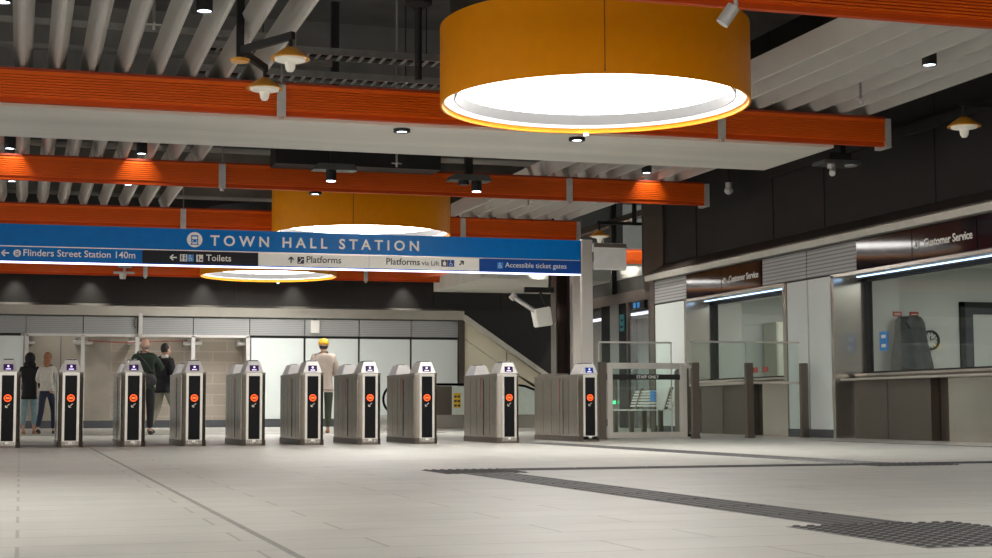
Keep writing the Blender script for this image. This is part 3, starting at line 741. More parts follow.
MB().box(8.33, 8.86, SY + .02, SY + .10, 2.58, 2.99).build('casing', MONI, t, bevel=.01)
MB().box(8.33, 8.86, SY + .012, SY + .02, 2.92, 2.985).build('top_band', STEELD, t)
MB().box(8.345, 8.845, SY + .008, SY + .02, 2.60, 2.905).build('back_panel', SILVER, t)
MB().box(8.291, 8.34, SY + .04, SY + .09, 2.7, 2.85).build('bracket', STEELD, t)

# ================================================================== TICKET GATES
def gate(blue=False, LG=1.80):
    t = thing('ticket_gate', 'g', 'ticket gate', (0, 0, 0), 'steel ticket gates')
    def plan(o=0., y0=0., y1=LG): return [(-.103, y0 - o), (.103, y0 - o), (.152 + o, y0 + .06), (.152 + o, y1 - .06), (.103, y1 + o), (-.103, y1 + o), (-.152 - o, y1 - .06), (-.152 - o, y0 + .06)]
    MB().prism(plan(), 'z', .075, .945).build('cabinet', GATE_SIDE, t, bevel=.004)
    MB().prism(plan(.006), 'z', 0, .075).build('plinth', STEELD, t)
    MB().prism(plan(.004), 'z', .925, .95).build('top_rim', STEEL, t)
    for s in (-1, 1):
        x = s * .152
        for a, b in [(.10 + i * (LG - .2) / 5, .085 + (i + 1) * (LG - .2) / 5) for i in range(5)]:
            MB().box(min(x, x + s*.006), max(x, x + s*.006), a, b, .10, .88).build('side_panel', GATE_SIDE, t)
        MB().box(min(x, x + s*.007), max(x, x + s*.007), .84, .865, .46, .90).build('red_strip', RED, t)
        MB().box(min(x, x + s*.010), max(x, x + s*.010), .70, .706, .1, .88).build('paddle_slot', BLACK, t)
    f = MB().box(-.103, -.0735, -.006, .0, .03, .94).box(.0735, .103, -.006, 0, .03, .94).box(-.0735, .0735, -.006, 0, .03, .085).box(-.0735, .0735, -.006, 0, .905, .94).build('front_frame', STEELL, t)
    MB().box(-.0735, .0735, -.003, 0, .085, .905).build('front_glass', BLACK, t)
    ind = MB().lathe([(.045, 0), (.045, -.006), (.036, -.006), (.036, 0)], (0, -.003, .620), 28, 'y', closed=True).build('indicator', NOENTRY, t)
    MB().lathe([(.036, 0), (.036, -.004)], (0, -.003, .620), 28, 'y').build('indicator_disc', NODISC, ind)
    MB().box(-.022, .022, -.011, -.009, .612, .628).build('indicator_bar', NOBAR, ind)
    mb = MB(); bar2(mb, (-.025, .505), (.025, .55), .008, -.005, -.003); bar2(mb, (-.025, .505), (-.025, .53), .008, -.005, -.003); bar2(mb, (-.025, .505), (.003, .503), .008, -.005, -.003)
    mb.build('arrow_mark', STEEL, t)
    MB().box(-.022, .022, -.009, -.006, .05, .078).build('sticker', LET, t)
    c = MB().frus((-.125, .125, .01, .50), (-.075, .075, .05, .42), .95, 1.10).build('reader_cap', SILVER, t, bevel=.006)
    def fy(z): return .01 + (z - .95) / .15 * .04
    # screen lies on the sloping front of the cap
    s = MB(); z0, z1 = .97, 1.045
    v = [s.bm.verts.new(p) for p in ((-.058, fy(z0) - .006, z0), (.058, fy(z0) - .006, z0), (.058, fy(z1) - .006, z1), (-.058, fy(z1) - .006, z1), (-.058, fy(z0) + .01, z0), (.058, fy(z0) + .01, z0), (.058, fy(z1) + .01, z1), (-.058, fy(z1) + .01, z1))]
    for q in ((0,1,2,3),(7,6,5,4),(0,4,5,1),(1,5,6,2),(2,6,7,3),(3,7,4,0)): s.bm.faces.new([v[i] for i in q])
    sc = s.build('screen', SCREENB if blue else SCREEN, c)
    pz = 1.005
    MB().lathe([(.014, 0), (.014, -.003)], (0, fy(pz + .012) - .011, pz + .014), 12, 'y').box(-.03, .03, fy(pz) - .014, fy(pz) - .009, .979, .990).build('screen_picture', PICT, c)
    MB().box(-.062, .062, .08, .36, 1.10, 1.112).build('card_reader', BLACK, c, bevel=.004)
    MB().box(-.05, -.02, .10, .14, 1.112, 1.12).box(.0, .04, .10, .15, 1.112, 1.12).build('reader_lamp', SILVER, c)
    if not blue:
        r = MB().frus((-.125, .125, LG - .5, LG - .03), (-.07, .07, LG - .45, LG - .08), .95, 1.095).build('rear_cap', SILVERW, t, bevel=.006)
        MB().box(-.04, .04, LG - .35, LG - .15, 1.095, 1.105).build('card_reader', BLACK, r)
    else:
        MB().prism([(LG - .9, .95), (LG - .06, .95), (LG - .14, .99), (LG - .86, .99)], 'x', -.11, .11).build('rear_cover', STEEL, t)
    return t
SILVERW = mat('white_cap', (.80, .79, .78), .4, .05, .02)
g0 = gate()
gx = [-.15, .61, 1.38, 2.145, 2.915, 3.685, 4.455, 5.235, 6.395]
glab = ['steel ticket gate cut off by the picture edge', 'steel ticket gate beside the woman in a white jumper', 'steel ticket gate in front of the bald man in green',
        'steel ticket gate next to the man in a black jacket', 'steel ticket gate in front of the white post of the block wall', 'steel ticket gate hiding the man in a yellow cap',
        'steel ticket gate just past the man in a yellow cap', 'steel ticket gate in front of the rounded escalator end', 'broad looking steel ticket gate in front of the cream slope cladding']
for i, x in enumerate(gx):
    if i == 0: g0.location = (x, 20.45, 0); g0['label'] = glab[0]
    else: dup(g0, (x, 20.45, 0), glab[i])
gb = gate(True, 2.1); gb.location = (7.70, 20.8, 0); gb['label'] = 'wide lane steel ticket gate with a blue screen beside the staff only gate'

# ================================================================== FENCE, STAFF GATE
FY = 22.3
def fpost(x0, x1, label):
    t = thing('fence_post', label, 'post', ((x0+x1)/2, FY, 0), 'square bronze fence posts')
    MB().box(x0, x1, FY - .05, FY + .05, .0, 1.17).build('post', STEELD, t, bevel=.006)
    MB().box(x0 - .006, x1 + .006, FY - .055, FY + .055, 0, .03).build('base_plate', STEELD, t)
fpost(8.40, 8.50, 'square bronze post between the blue screen ticket gate and the staff only gate')
fpost(9.93, 10.04, 'square bronze post where the staff only gate latches')
fpost(10.85, 10.96, 'square bronze post in the middle of the glass fence')
fpost(11.80, 11.91, 'square bronze post of the glass fence against the wall panels')
t = thing('staff_gate', 'framed glass swing gate with a black STAFF ONLY band', 'gate', (9.2, FY, 0))
a, b = 8.53, 9.84
MB().box(a, a + .085, FY - .03, FY + .03, .02, 1.16).box(b - .11, b, FY - .03, FY + .03, .02, 1.16).box(a + .085, b - .11, FY - .03, FY + .03, 1.07, 1.16).box(a + .085, b - .11, FY - .03, FY + .03, .02, .105).build('frame', STEELL, t, bevel=.005)
MB().box(a + .085, b - .11, FY - .006, FY + .006, .105, 1.07).build('glass', GLASS, t)
bd = MB().box(a + .085, b - .11, FY - .014, FY - .006, .905, .985).build('band', BLACKM, t)
textmesh('lettering', 'STAFF ONLY', .06, LET, t, (9.01, FY - .014, .922), width=.37, height=.048, bold=.001, depth=.002)
MB().box(b, b + .08, FY - .025, FY + .025, 1.08, 1.13).box(b - .03, b + .02, FY - .06, FY - .03, 1.12, 1.18).build('latch', STEELL, t)
MB().box(a - .02, a, FY - .02, FY + .02, .2, .3).box(a - .02, a, FY - .02, FY + .02, .9, 1.0).build('hinge', STEELD, t)
t = thing('glass_screen', 'tall clear glass screen with thin top rail behind the staff only gate', 'glass screen', (9.1, 22.6, 0))
MB().box(8.52, 9.72, 22.60, 22.61, .1, 1.475).build('glass', GLASS, t)
MB().box(8.52, 9.73, 22.59, 22.62, 1.475, 1.50).build('top_rail', STEELL, t)
MB().box(9.715, 9.73, 22.595, 22.615, .0, 1.475).box(8.51, 8.525, 22.595, 22.615, 0, 1.475).build('edge_post', STEELL, t)
t = thing('glass_screen', 'clear glass fence with two thin rails in front of the far counter', 'glass screen', (10.9, FY + .06, 0))
MB().box(9.97, 11.80, FY + .06, FY + .07, .06, 1.49).build('glass', GLASS, t)
MB().box(9.95, 11.82, FY + .052, FY + .08, 1.485, 1.512).build('top_rail', STEELL, t)
MB().box(9.95, 11.85, FY + .052, FY + .09, .845, .880).build('middle_rail', STEELL, t)
MB().box(10.89, 10.90, FY + .055, FY + .075, 1.17, 1.485).build('joint', STEELL, t)
t = thing('litter_bin', 'narrow dark steel bin with a slanted top behind the staff only gate', 'bin', (10.48, 23.9, 0))
MB().prism([(10.40, .0), (10.55, 0), (10.55, 1.16), (10.50, 1.16), (10.40, 1.08)], 'y', 23.8, 24.05).build('body', STEELD, t)
MB().box(10.38, 10.57, 23.78, 24.07, 0, .05).build('base', BLACKM, t)

# ================================================================== BENCH
t = thing('bench', 'grey slatted metal bench with a blue sticker against the white wall panel', 'bench', (11.3, 27.6, 0))
for i in range(6):
    x = 10.92 + i * .10
    MB().box(x, x + .07, 26.75, 28.85, .425, .45).build('seat_slat', BENCHM, t)
for i in range(6):
    z = .50 + i * .055; x = 11.52 + i * .02
    MB().box(x, x + .02, 26.75, 28.85, z, z + .035).build('back_slat', BENCHM, t)
for y in (27.05, 28.5):
    MB().box(11.05, 11.13, y, y + .08, 0, .425).build('leg', STEELD, t)
    MB().box(11.38, 11.46, y, y + .08, 0, .425).build('leg', STEELD, t)
    MB().prism([(11.48, .42), (11.54, .42), (11.68, .86), (11.62, .86)], 'y', y, y + .05).build('back_support', STEELD, t)
MB().box(11.54, 11.56, 27.66, 27.86, .60, .80).build('sticker', STICK, t)

# ================================================================== THINGS BEHIND THE CLOCK WINDOW
wy = 21.8
def stickerpair(x0, x1, label):
    t = thing('wall_label', label, 'label', ((x0+x1)/2, wy, 1.9), 'red labels above the grey cover')
    MB().box(x0, x1, wy - .02, wy, 1.90, 1.98).build('label_plate', REDC, t)
    MB().box(x0 + .02, x1 - .02, wy - .023, wy - .02, 1.93, 1.945).build('label_line', LET, t)
stickerpair(13.18, 13.33, 'red wall label above the hanging grey cover, nearer the window edge')
stickerpair(13.48, 13.63, 'red wall label above the hanging grey cover, nearer the clock')
t = thing('dust_cover', 'dark grey cloth cover hanging on the room wall beside the clock', 'cover', (13.4, wy - .1, 1.0))
mb = MB()
rows = [(1.88, .20), (1.80, .25), (1.6, .27), (1.4, .31), (1.2, .35), (1.0, .38)]
seg = 28; R_ = []
for z, hw in rows:
    R_.append([mb.bm.verts.new((13.40 + math.cos(q)*hw*(1 + .08*math.sin(5*q + z*3)), wy - .16 + math.sin(q)*.13*(1 + .2*math.sin(7*q + z*5)), z + .02*math.sin(3*q))) for q in [2*math.pi*i/seg for i in range(seg)]])
for A, B in zip(R_, R_[1:]):
    for i in range(seg): mb.bm.faces.new((A[i], A[(i+1)%seg], B[(i+1)%seg], B[i]))
mb.bm.faces.new(R_[0]); mb.bm.faces.new(R_[-1]); mb.build('cloth', COATM, t, smooth=True)
mb = MB()
for i in range(6): mb.tube((13.22 + i*.03, wy - .30 + i*.004, 1.80 - i*.035), (13.25 + i*.03, wy - .296 + i*.004, 1.765 - i*.035), .016, 8)
mb.build('fold', BLACKM, t)
t = thing('wall_clock', 'round wall clock with dark rim in the service room', 'clock', (13.83, wy, 1.53))
MB().lathe([(.12, 0), (.16, 0), (.16, -.05), (.135, -.05)], (13.83, wy, 1.53), 32, 'y', closed=True).build('rim', BLACKM, t, smooth=True)
MB().lathe([(.136, -.02), (.136, -.025)], (13.83, wy, 1.53), 32, 'y').build('dial', ROOMW, t)
mb = MB()
for i in range(12):
    a = i * math.pi / 6; bar2(mb, (13.83 + math.sin(a)*.10, 1.53 + math.cos(a)*.10), (13.83 + math.sin(a)*.128, 1.53 + math.cos(a)*.128), .014, wy - .030, wy - .025)
mb.build('hour_marks', BLACKM, t)
mb = MB(); bar2(mb, (13.83, 1.53), (13.83 + .09, 1.53 + .03), .012, wy - .036, wy - .032); mb.build('minute_hand', BLACKM, t)
mb = MB(); bar2(mb, (13.83, 1.53), (13.83 + .0, 1.53 + .065), .016, wy - .034, wy - .030); mb.build('hour_hand', BLACKM, t)
d = struct(MB().box(14.38, 14.46, wy - .06, wy, 0, 2.15).box(14.38, 16.3, wy - .06, wy, 2.07, 2.15).box(15.5, 15.58, wy - .06, wy, 0, 2.07), 'door_1', BLACKM)
MB().box(14.46, 15.5, wy - .03, wy, 0, 2.07).build('door_leaf', DARKB, d)
MB().box(14.62, 15.4, wy - .04, wy - .03, 1.1, 1.95).build('door_glass', ROOMW, d)
t = tag(MB().box(12.565, 12.575, 20.95, 21.18, 1.33, 1.62).build('window_sticker', STICK), 'blue sticker on the service window glass edge', 'sticker')
MB().box(12.560, 12.565, 21.0, 21.12, 1.52, 1.57).box(12.560, 12.565, 21.0, 21.12, 1.38, 1.43).build('sticker_symbol', LET, t)
for (ya, yb, lab) in ((25.55, 25.35, 'red sticker on the far service window, nearer the dark frame'), (25.15, 24.95, 'red sticker on the far service window, nearer the middle fence post')):
    t = tag(MB().box(12.565, 12.575, yb, ya, 1.10, 1.19).build('window_sticker', REDC), lab, 'sticker', 'red window stickers')
t = thing('store_cabinet', 'cream cabinet standing inside the far service room', 'cabinet', (14.2, 27.2, 0))
MB().box(13.75, 14.6, 26.9, 27.45, 0, 2.1).build('body', ROOMC, t)
MB().box(13.77, 14.17, 26.88, 26.9, .1, 2.08).build('door', ROOMC, t); MB().box(14.18, 14.58, 26.88, 26.9, .1, 2.08).build('door', ROOMC, t)

# ================================================================== COLUMN, CCTV, ESCALATOR
t = thing('mirror_column', 'dark mirror clad column behind the end of the blue sign', 'column', (11.6, 33, 0))
MB().box(11.45, 11.69, 33.0, 33.35, 0, 3.9).build('cladding', CHROME_COL, t); MB().box(11.74, 11.95, 33.0, 33.35, 0, 3.9).build('cladding', CHROME_COL, t)
MB().box(11.69, 11.74, 33.03, 33.32, 0, 3.9).build('joint', BLACKM, t)
MB().box(11.42, 11.45, 32.99, 33.35, 0, 3.9).build('edge_trim', STEELD, t)
t = thing('camera_bracket', 'white loudspeaker box and camera on a black bracket before the charcoal wall', 'camera', (10.8, 32.3, 2.9))
MB().box(10.46, 11.13, 32.25, 32.35, 3.00, 3.11).tube((11.03, 32.3, 3.1), (11.03, 32.0, 4.78), .03, 10).build('bracket', BLACKM, t)
MB().tube((10.21, 32.2, 2.86), (10.69, 32.2, 2.57), .05, 12).build('camera_arm', SILVER, t, smooth=True)
MB().tube((10.12, 32.2, 2.84), (10.21, 32.2, 2.94), .07, 12).build('camera_head', SILVER, t, smooth=True)
MB().prism([(10.62, 2.62), (10.99, 2.69), (11.05, 2.28), (10.70, 2.23)], 'y', 32.1, 32.4).build('loudspeaker', SWHITE, t, bevel=.02)
MB().tube((10.82, 32.3, 3.0), (10.97, 32.3, 2.67), .03, 8).build('strut', BLACKM, t)

t = thing('escalator', 'escalator balustrade with black handrail sinking below the slope cladding', 'escalator', (10, 37, 0))
MB().box(8.55, 10.1, 37.0, 37.08, .33, 1.03).build('side_cladding', STEELD, t)
MB().box(10.42, 11.65, 37.0, 37.08, .33, 1.03).build('side_cladding', STEELD, t)
MB().box(8.5, 13.6, 37.0, 38.3, .0, .33).build('skirt', STEEL, t)
MB().box(10.1, 10.42, 37.0, 37.04, .33, 1.03).build('glass_insert', MINT, t)
rl = [(8.62, .38)]
pts = [(11.7, 1.07), (8.75, 1.07)]
pts += [(8.75 - math.sin(a) * .36, .71 + math.cos(a) * .36) for a in [math.radians(q) for q in range(15, 181, 15)]]
pts += [(9.0, .35)]
MB().path([(p[0], 37.03, p[1]) for p in [(13.6, .30), (12.9, .62), (12.3, .92), (12.0, 1.03)] + pts], .032, 10).build('handrail', BLACK, t, smooth=True)
MB().prism([(11.65, .33), (13.4, .33), (12.8, .62), (12.2, .92), (11.9, 1.03), (11.65, 1.03)], 'y', 37.02, 37.05).build('balustrade_glass', MINT, t)
MB().path([(p[0], 38.2, p[1]) for p in [(13.7, .30), (13.0, .72), (12.4, 1.0), (11.5, 1.12)]], .05, 10).build('handrail', STEELL, t, smooth=True)
MB().path([(p[0], 37.6, p[1]) for p in [(13.6, .34), (13.0, .72), (12.4, .98), (11.5, 1.06)]], .04, 8).build('step_edge', LET, t)
t = tag(MB().box(10.14, 10.32, 36.98, 36.995, .50, .86).build('safety_poster', YPOST), 'yellow safety notice on the escalator side panel', 'notice')
mb = MB()
for i in range(3):
    for k in range(2): mb.box(10.155 + k*.085, 10.22 + k*.085, 36.975, 36.98, .53 + i*.11, .58 + i*.11)
mb.build('notice_mark', LETD, t)

# small back wall fittings
t = thing('security_camera', 'white camera under the beam against the charcoal wall, below the word Station', 'camera', (2.55, 42.1, 4.1))
MB().box(2.40, 2.75, 42.12, 42.26, 4.22, 4.27).box(2.53, 2.59, 42.16, 42.22, 4.10, 4.22).build('bracket', SILVER, t)
MB().box(2.28, 2.82, 42.08, 42.26, 4.06, 4.11).tube((2.52, 42.15, 3.92), (2.52, 42.15, 4.06), .08, 12, .10).build('camera_body', SILVER, t)
t = thing('wall_duct_cover', 'white upright pipe cover fixed on the grey louvres by the open bays', 'pipe', (3.03, 42.78, 2.5))
MB().box(2.99, 3.09, 42.72, 42.84, 2.5, 3.1).build('cover', SILVER, t)
MB().path([(2.93, 42.8, 2.95), (2.88, 42.8, 2.9), (2.88, 42.8, 2.72), (2.93, 42.8, 2.66)], .015, 6).build('handle', STEELD, t)
t = thing('notice_box', 'small white box on the grey louvres above the yellow cap', 'box', (7.75, 42.8, 2.6))
MB().box(7.65, 7.88, 42.76, 42.86, 2.58, 2.93).build('casing', LET, t); MB().box(7.70, 7.80, 42.74, 42.80, 2.93, 2.97).build('top_clip', STEELD, t)
bx = [(.25, 'first'), (1.42, 'second'), (1.72, 'third'), (2.83, 'fourth'), (3.13, 'fifth'), (4.31, 'sixth'), (4.61, 'seventh'), (5.78, 'eighth')]
for x, n in bx:
    t = thing('shutter_bracket', 'white roller bracket at the head of the open bays, %s from the outermost post' % n, 'bracket', (x, 43.1, 2.35), 'roller brackets of the open bays')
    MB().tube((x - .1, 43.15, 2.28), (x + .1, 43.15, 2.28), .055, 12).build('roller', SILVER, t, smooth=True)
    MB().box(x - .03, x + .03, 43.15, 44.2, 2.22, 2.40).build('plate', TRAYG, t)
tag(MB().path([(1.7, 43.07, 2.32), (2.2, 43.07, 2.30), (2.8, 43.07, 2.27), (3.1, 43.07, 2.32), (4.3, 43.07, 2.34)], .012, 6).build('loose_cable', REDC), 'red cable hanging along the top of the open bays', 'cable')

# ================================================================== TACTILE PAVING
def bars(x0, x1, y0, y1, along, label, pitch=.07):
    t = thing('tactile_strip', label, 'tactile paving', ((x0+x1)/2, (y0+y1)/2, 0), 'guide strips in the paving')
    MB().box(x0, x1, y0, y1, 0, .0015).build('bed', TACTB, t)
    mb = MB()
    if along == 'y':
        n = int((x1 - x0) / pitch)
        for i in range(n):
            c = x0 + (i + .5) * (x1 - x0) / n
            y = y0
            while y < y1: mb.prism([(c - .022, .0015), (c + .022, .0015), (c + .015, .007), (c - .015, .007)], 'y', y, min(y1, y + .58)); y += .60
    else:
        n = int((y1 - y0) / pitch)
        for i in range(n):
            c = y0 + (i + .5) * (y1 - y0) / n
            x = x0
            while x < x1: mb.prism([(c - .022, .0015), (c + .022, .0015), (c + .015, .007), (c - .015, .007)], 'x', x, min(x1, x + .58)); x += .60
    mb.build('bars', TACT, t)
def dots(x0, x1, y0, y1, label, pitch=.06):
    t = thing('tactile_pad', label, 'tactile paving', ((x0+x1)/2, (y0+y1)/2, 0), 'studded warning pads in the paving')
    MB().box(x0, x1, y0, y1, 0, .0015).build('bed', TACTB, t)
    mb = MB()
    nx, ny = int((x1-x0)/pitch), int((y1-y0)/pitch)
    for i in range(nx):
        for j in range(ny):
            mb.lathe([(.021, 0), (.014, .007)], (x0 + (i+.5)*(x1-x0)/nx, y0 + (j+.5)*(y1-y0)/ny, .001), 8)
    mb.build('studs', TACT, t)
bars(3.05, 3.40, 5.55, 10.85, 'y', 'ribbed dark guide strip leading from the near studded pad to the crossing strip')
bars(3.56, 6.49, 11.28, 11.60, 'x', 'ribbed dark guide strip crossing between the two far studded pads')
bars(7.26, 11.0, 11.28, 11.60, 'x', 'ribbed dark guide strip leading from the gate strip pad towards the counters')
bars(6.58, 6.98, 11.6, 20.4, 'y', 'ribbed dark guide strip leading to the ticket gates')
dots(2.86, 3.60, 4.55, 5.55, 'near dark studded pad at the lower picture edge')
dots(2.92, 3.55, 10.85, 11.60, 'far dark studded pad where two guide strips meet')
dots(6.50, 7.25, 11.0, 11.6, 'dark studded pad where the gate strip meets the crossing strip')

# ================================================================== PEOPLE
def skin(verts, edges, radii, sub=2):
    me = bpy.data.meshes.new('skin_tmp'); me.from_pydata([tuple(v) for v in verts], edges, [])
    o = bpy.data.objects.new('skin_tmp', me); COL.objects.link(o)
    sk = o.modifiers.new('s', 'SKIN'); sk.use_smooth_shade = True
    for i, r in enumerate(radii): me.skin_vertices[0].data[i].radius = r if isinstance(r, tuple) else (r, r)
    me.skin_vertices[0].data[0].use_root = True
    ss = o.modifiers.new('u', 'SUBSURF'); ss.levels = sub; ss.render_levels = sub
    dg = bpy.context.evaluated_depsgraph_get(); dg.update()
    out = bpy.data.meshes.new_from_object(o.evaluated_get(dg))
    bpy.data.objects.remove(o)
    return out
def joinmeshes(name, meshes, M, mats, parent):
    bm = bmesh.new()
    for i, (me, mi) in enumerate(meshes):
        n0 = len(bm.faces); bm.from_mesh(me); bm.faces.ensure_lookup_table()
        for f in bm.faces[n0:]: f.material_index = mi; f.smooth = True
    bmesh.ops.transform(bm, matrix=M, verts=bm.verts)
    me = bpy.data.meshes.new(name); bm.to_mesh(me); bm.free()
    for m_ in mats: me.materials.append(m_)
    o = bpy.data.objects.new(name, me); COL.objects.link(o); o.parent = parent
    return o
def mbmesh(mb):
    me = bpy.data.meshes.new('tmp'); bmesh.ops.recalc_face_normals(mb.bm, faces=mb.bm.faces); mb.bm.to_mesh(me); mb.bm.free(); return me
SKINM = mat('skin', (.55, .33, .24), .55, 0, .03)
EYE = mat('eye_dark', (.02, .02, .02), .3, 0, .02)
LIPS = mat('lips', (.42, .18, .15), .5, 0, .02)
def person(label, loc, face, H, top, bottom, shoe, hair, hairstyle, stride=.16, arms=((.06, .0), (-.06, .0)), build=1., long_top=.0, extra=None, ankle_skin=False):
    """face: heading in degrees (0 = away from the camera, +y). Local frame: forward +y, right +x."""
    k = H / 1.75
    t = thing('person', label, 'person', loc, 'people beyond the ticket gates')
    M = Matrix.Rotation(math.radians(-face), 4, 'Z') @ Matrix.Diagonal((k, k, k, 1))
    b = build
    V = Vector
    pel, wai, che, nec, hd = V((0,0,.94)), V((0,.005,1.08)), V((0,.01,1.30)), V((0,.015,1.47)), V((0,.04,1.56))
    sh = {s: V((s*.165*b, .0, 1.395)) for s in (-1, 1)}
    el = {}; wr = {}
    for s, (fw, bend) in zip((-1, 1), arms):
        raised = bend == 'face'
        if raised: bend = .5
        el[s] = V((s*.225*b, fw*.9 - .02, 1.14)); wr[s] = V((s*(.23*b - bend*.12), fw*2.0 + .03 + bend*.16, .90 + bend*.26))
        if raised: el[s] = V((s*.29, .10, 1.17)); wr[s] = V((s*.17, .27, 1.40))
    hip = {s: V((s*.09*b, 0, .90)) for s in (-1, 1)}
    kn = {1: V((.095, stride*.75 + .02, .50)), -1: V((-.095, -stride*.35 + .02, .49))}
    an = {1: V((.09, stride*.95, .085)), -1: V((-.09, -stride*1.25, .12 if stride > .1 else .085))}
    toe = {1: an[1] + V((.01, .16, -.045)), -1: an[-1] + V((-.01, .14, -.085 if stride > .1 else -.045))}
    # body
    vs = [pel, wai, che, nec, hd]; ed = [(0,1),(1,2),(2,3),(3,4)]; ra = [(.125*b,.10), (.115*b,.09), (.14*b,.10), (.055,.055), (.06,.065)]
    def add(p, parent_i, r): vs.append(p); ra.append(r); ed.append((parent_i, len(vs)-1)); return len(vs)-1
    hands = []
    for s in (-1, 1):
        i = add(sh[s], 2, .055); i = add(el[s], i, .042); i = add(wr[s], i, .028)
        d = (wr[s] - el[s]).normalized(); pm = wr[s] + d * .055; i = add(pm, i, (.034, .018))
        i2 = add(hip[s], 0, .078); i2 = add(kn[s], i2, .055); i2 = add(an[s], i2, .036); add(toe[s], i2, .03)
        # five fingers, each its own short chain rooted in the palm
        f = V((0, 1, 0)) if abs(d.y) < .9 else V((0, 0, 1))
        side = d.cross(V((s, 0, 0))).normalized()
        for q, ln in zip((-1.5, -.5, .5, 1.5), (.060, .072, .076, .066)):
            a0 = pm + side * q * .017 - d * .01
            cu = V((-s*.012, 0, 0))
            hands.append(skin([a0, a0 + d*(.02 + ln*.5) + cu*.4, a0 + d*(.02 + ln) + cu*1.8], [(0,1),(1,2)], [.0095, .009, .0075], 1))
        tb = pm - d*.03 + side * .026
        hands.append(skin([tb, tb + d*.02 + side*.025, tb + d*.055 + side*.032], [(0,1),(1,2)], [.011, .010, .008], 1))
    body = skin(vs, ed, ra)
    hc = V((0, .04, 1.622))
    head = MB().ell(hc, (.076, .098, .118), 20, 14)
    head.ell(hc + V((0, .085, -.045)), (.045, .03, .05), 12, 8)               # jaw and mouth region
    head.prism([(.088, 1.645), (.088, 1.59), (.148, 1.595)], 'x', -.013, .013)  # nose
    for s in (-1, 1): head.ell(hc + V((s*.077, -.008, -.01)), (.012, .024, .034), 10, 8)
    o = joinmeshes('body', [(body, 0), (mbmesh(head), 0)] + [(h, 0) for h in hands], M, [SKINM], t)
    ey = MB()
    for s in (-1, 1): ey.ell(hc + V((s*.032, .09, .005)), (.014, .010, .009), 10, 6)
    joinmeshes('eyes', [(mbmesh(ey), 0)], M, [EYE], t)
    joinmeshes('mouth', [(mbmesh(MB().ell(hc + V((0, .112, -.062)), (.024, .008, .008), 10, 6)), 0)], M, [LIPS], t)
    # top: torso, sleeves, collar
    hem = .86 - long_top
    vs = [V((0,0,hem + .10)), V((0,.0,hem)), wai, che, V((0,.005,1.425)), V((0,.018,1.50))]
    ed = [(0,1),(0,2),(2,3),(3,4),(4,5)]; ra = [(.165*b,.125), (.172*b,.13), (.16*b,.118), (.172*b,.130), (.130,.105), (.076,.076)]
    for s in (-1, 1):
        i = add(sh[s], 3, .078*b); i = add(el[s], i, .062*b); d = (wr[s]-el[s]).normalized(); add(wr[s] - d*.01, i, .044)
    topo = joinmeshes('top', [(skin(vs, ed, ra), 0)], M, [top], t)
    vs = [V((0,0,.93)), V((0,0,1.0))]; ed = [(0,1)]; ra = [(.145*b,.118), (.135*b,.11)]
    for s in (-1, 1):
        i = add(hip[s] + V((0,0,-.03)), 0, .095*b); i = add(kn[s], i, .070*b); add(an[s] + (V((0,0,.10)) if ankle_skin else V((0,0,.02))), i, .056)
    joinmeshes('trousers', [(skin(vs, ed, ra), 0)], M, [bottom], t)
    for s in (-1, 1):
        joinmeshes('shoe', [(skin([an[s] + V((0,-.035,-.04)), an[s] + V((0,.05,-.045)) * 1, toe[s] + V((0,.02,.0))], [(0,1),(1,2)], [(.045,.045), (.045,.042), (.042,.034)], 2), 0)], M, [shoe], t)
    if hairstyle == 'short':
        hm = MB().ell(hc + V((0, -.022, .022)), (.082, .092, .108), 20, 14); joinmeshes('hair', [(mbmesh(hm), 0)], M, [hair], t)
    elif hairstyle == 'long':
        hm = MB().ell(hc + V((0, -.022, .022)), (.086, .095, .112), 20, 14).ell(hc + V((0, -.062, -.09)), (.08, .055, .14), 16, 12)
        joinmeshes('hair', [(mbmesh(hm), 0)], M, [hair], t)
    elif hairstyle == 'hood':
        hm = MB().ell(hc + V((0, -.03, .015)), (.112, .12, .138), 20, 14).ell(hc + V((0, -.05, -.125)), (.135, .10, .10), 16, 12)
        joinmeshes('hood', [(mbmesh(hm), 0)], M, [hair], t)
    elif hairstyle == 'cap':
        hm = MB().ell(hc + V((0, -.018, -.03)), (.079, .080, .06), 20, 14); joinmeshes('hair', [(mbmesh(hm), 0)], M, [EYE], t)
        cm = MB().lathe([(.094, .0), (.097, .03), (.088, .075), (.055, .105), (.01, .118)], (hc.x, hc.y - .004, hc.z + .01), 24).ell(hc + V((0, .115, .025)), (.075, .075, .012), 16, 8)
        joinmeshes('cap', [(mbmesh(cm), 0)], M, [hair], t)
    elif hairstyle == 'bald':
        hm = MB().ell(hc + V((0, -.03, -.035)), (.080, .072, .055), 20, 12); joinmeshes('hair', [(mbmesh(hm), 0)], M, [hair], t)
    if extra == 'bag':
        bgm = MB().ell(V((.10, -.15, .97)), (.15, .09, .14), 16, 10)
        joinmeshes('shoulder_bag', [(mbmesh(bgm), 0)], M, [BAGM], t)
        st = MB().path([(.17, -.10, 1.08), (.08, -.155, 1.25), (-.10, -.13, 1.46), (-.12, .02, 1.50)], .014, 8)
        joinmeshes('bag_strap', [(mbmesh(st), 0)], M, [BAGM], t)
    if extra == 'collar':
        joinmeshes('shirt_collar', [(mbmesh(MB().lathe([(.075, 1.465), (.066, 1.52), (.058, 1.52)], (0, .02, 0), 20)), 0)], M, [LET], t)
    return t
BAGM = mat('bag_charcoal', (.018, .018, .019), .6, 0, .06)
HOOD = mat('hoodie_black', (.007, .007, .009), .8, 0, .08)
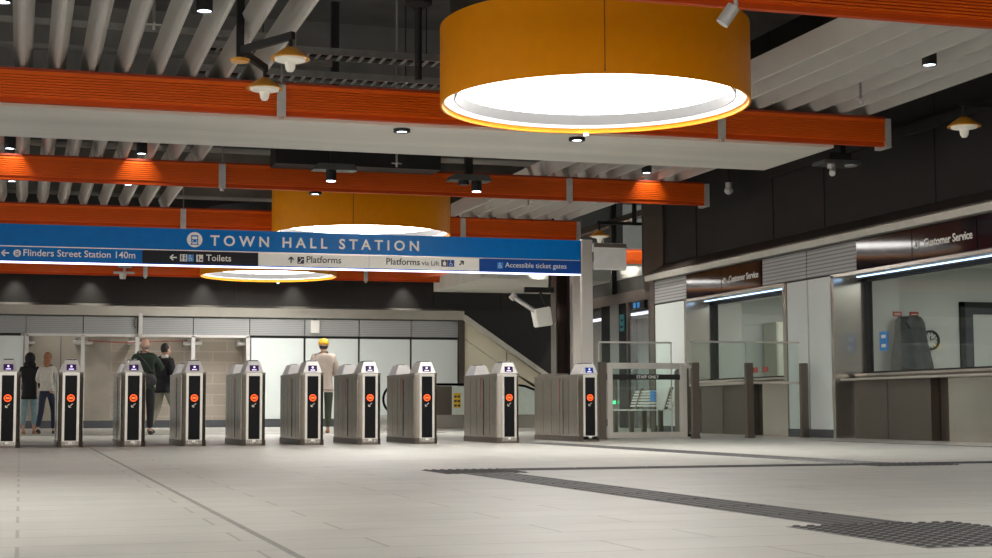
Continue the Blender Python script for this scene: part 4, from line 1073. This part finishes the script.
JEANL = mat('jeans_light', (.22, .33, .36), .8, 0, .08, 12)
JEAND = mat('jeans_dark', (.014, .022, .045), .8, 0, .08)
KNIT = mat('jumper_white', (.58, .55, .49), .85, 0, .05, 20)
HAIRB = mat('hair_auburn', (.28, .12, .05), .6, 0, .1, 20)
HAIRK = mat('hair_black', (.012, .010, .009), .5, 0, .1, 20)
HAIRG = mat('hair_grey', (.30, .22, .18), .6, 0, .1, 20)
GREEN = mat('jacket_green', (.012, .030, .017), .75, 0, .08)
DKTR = mat('trousers_charcoal', (.012, .012, .015), .8, 0, .08)
KHAKI = mat('trousers_khaki', (.24, .23, .18), .8, 0, .05)
SHIRT = mat('shirt_taupe', (.40, .335, .285), .85, 0, .04)
OLIVE = mat('trousers_olive', (.060, .066, .042), .8, 0, .06)
CAPY = mat('cap_yellow', (.80, .42, .015), .7, 0, .03)
SHOEB = mat('shoe_black', (.012, .012, .012), .5, 0, .05)
SHOET = mat('shoe_tan', (.42, .22, .10), .6, 0, .05)
person('person in a black hood and light blue jeans walking away behind the gates', (.17, 32.6, 0), 12, 1.61, HOOD, JEANL, SHOET, HOOD, 'hood', .10, ((.05, .2), (.04, .3)), 1.02, .06, ankle_skin=True)
person('woman in a white jumper and dark jeans walking away behind the gates', (.50, 32.2, 0), 16, 1.62, KNIT, JEAND, SHOEB, HAIRB, 'long', .26, ((.04, .8), (.05, .8)), .92, -.10)
person('bald man in a dark green jacket with a shoulder bag', (2.24, 30.3, 0), 15, 1.84, GREEN, DKTR, SHOEB, HAIRG, 'bald', .12, ((-.03, .4), (.08, 'face')), 1.12, .0, 'bag')
person('dark haired man in a black jacket and khaki trousers', (2.69, 31.3, 0), 48, 1.78, HOOD, KHAKI, SHOEB, HAIRK, 'short', .24, ((.05, .3), (.0, .3)), 1.06, .02, 'collar')
person('man in a yellow cap and taupe top walking away', (5.67, 30.3, 0), 8, 1.86, SHIRT, OLIVE, SHOET, CAPY, 'cap', .18, ((.06, .5), (.05, .7)), 1.08, .05)
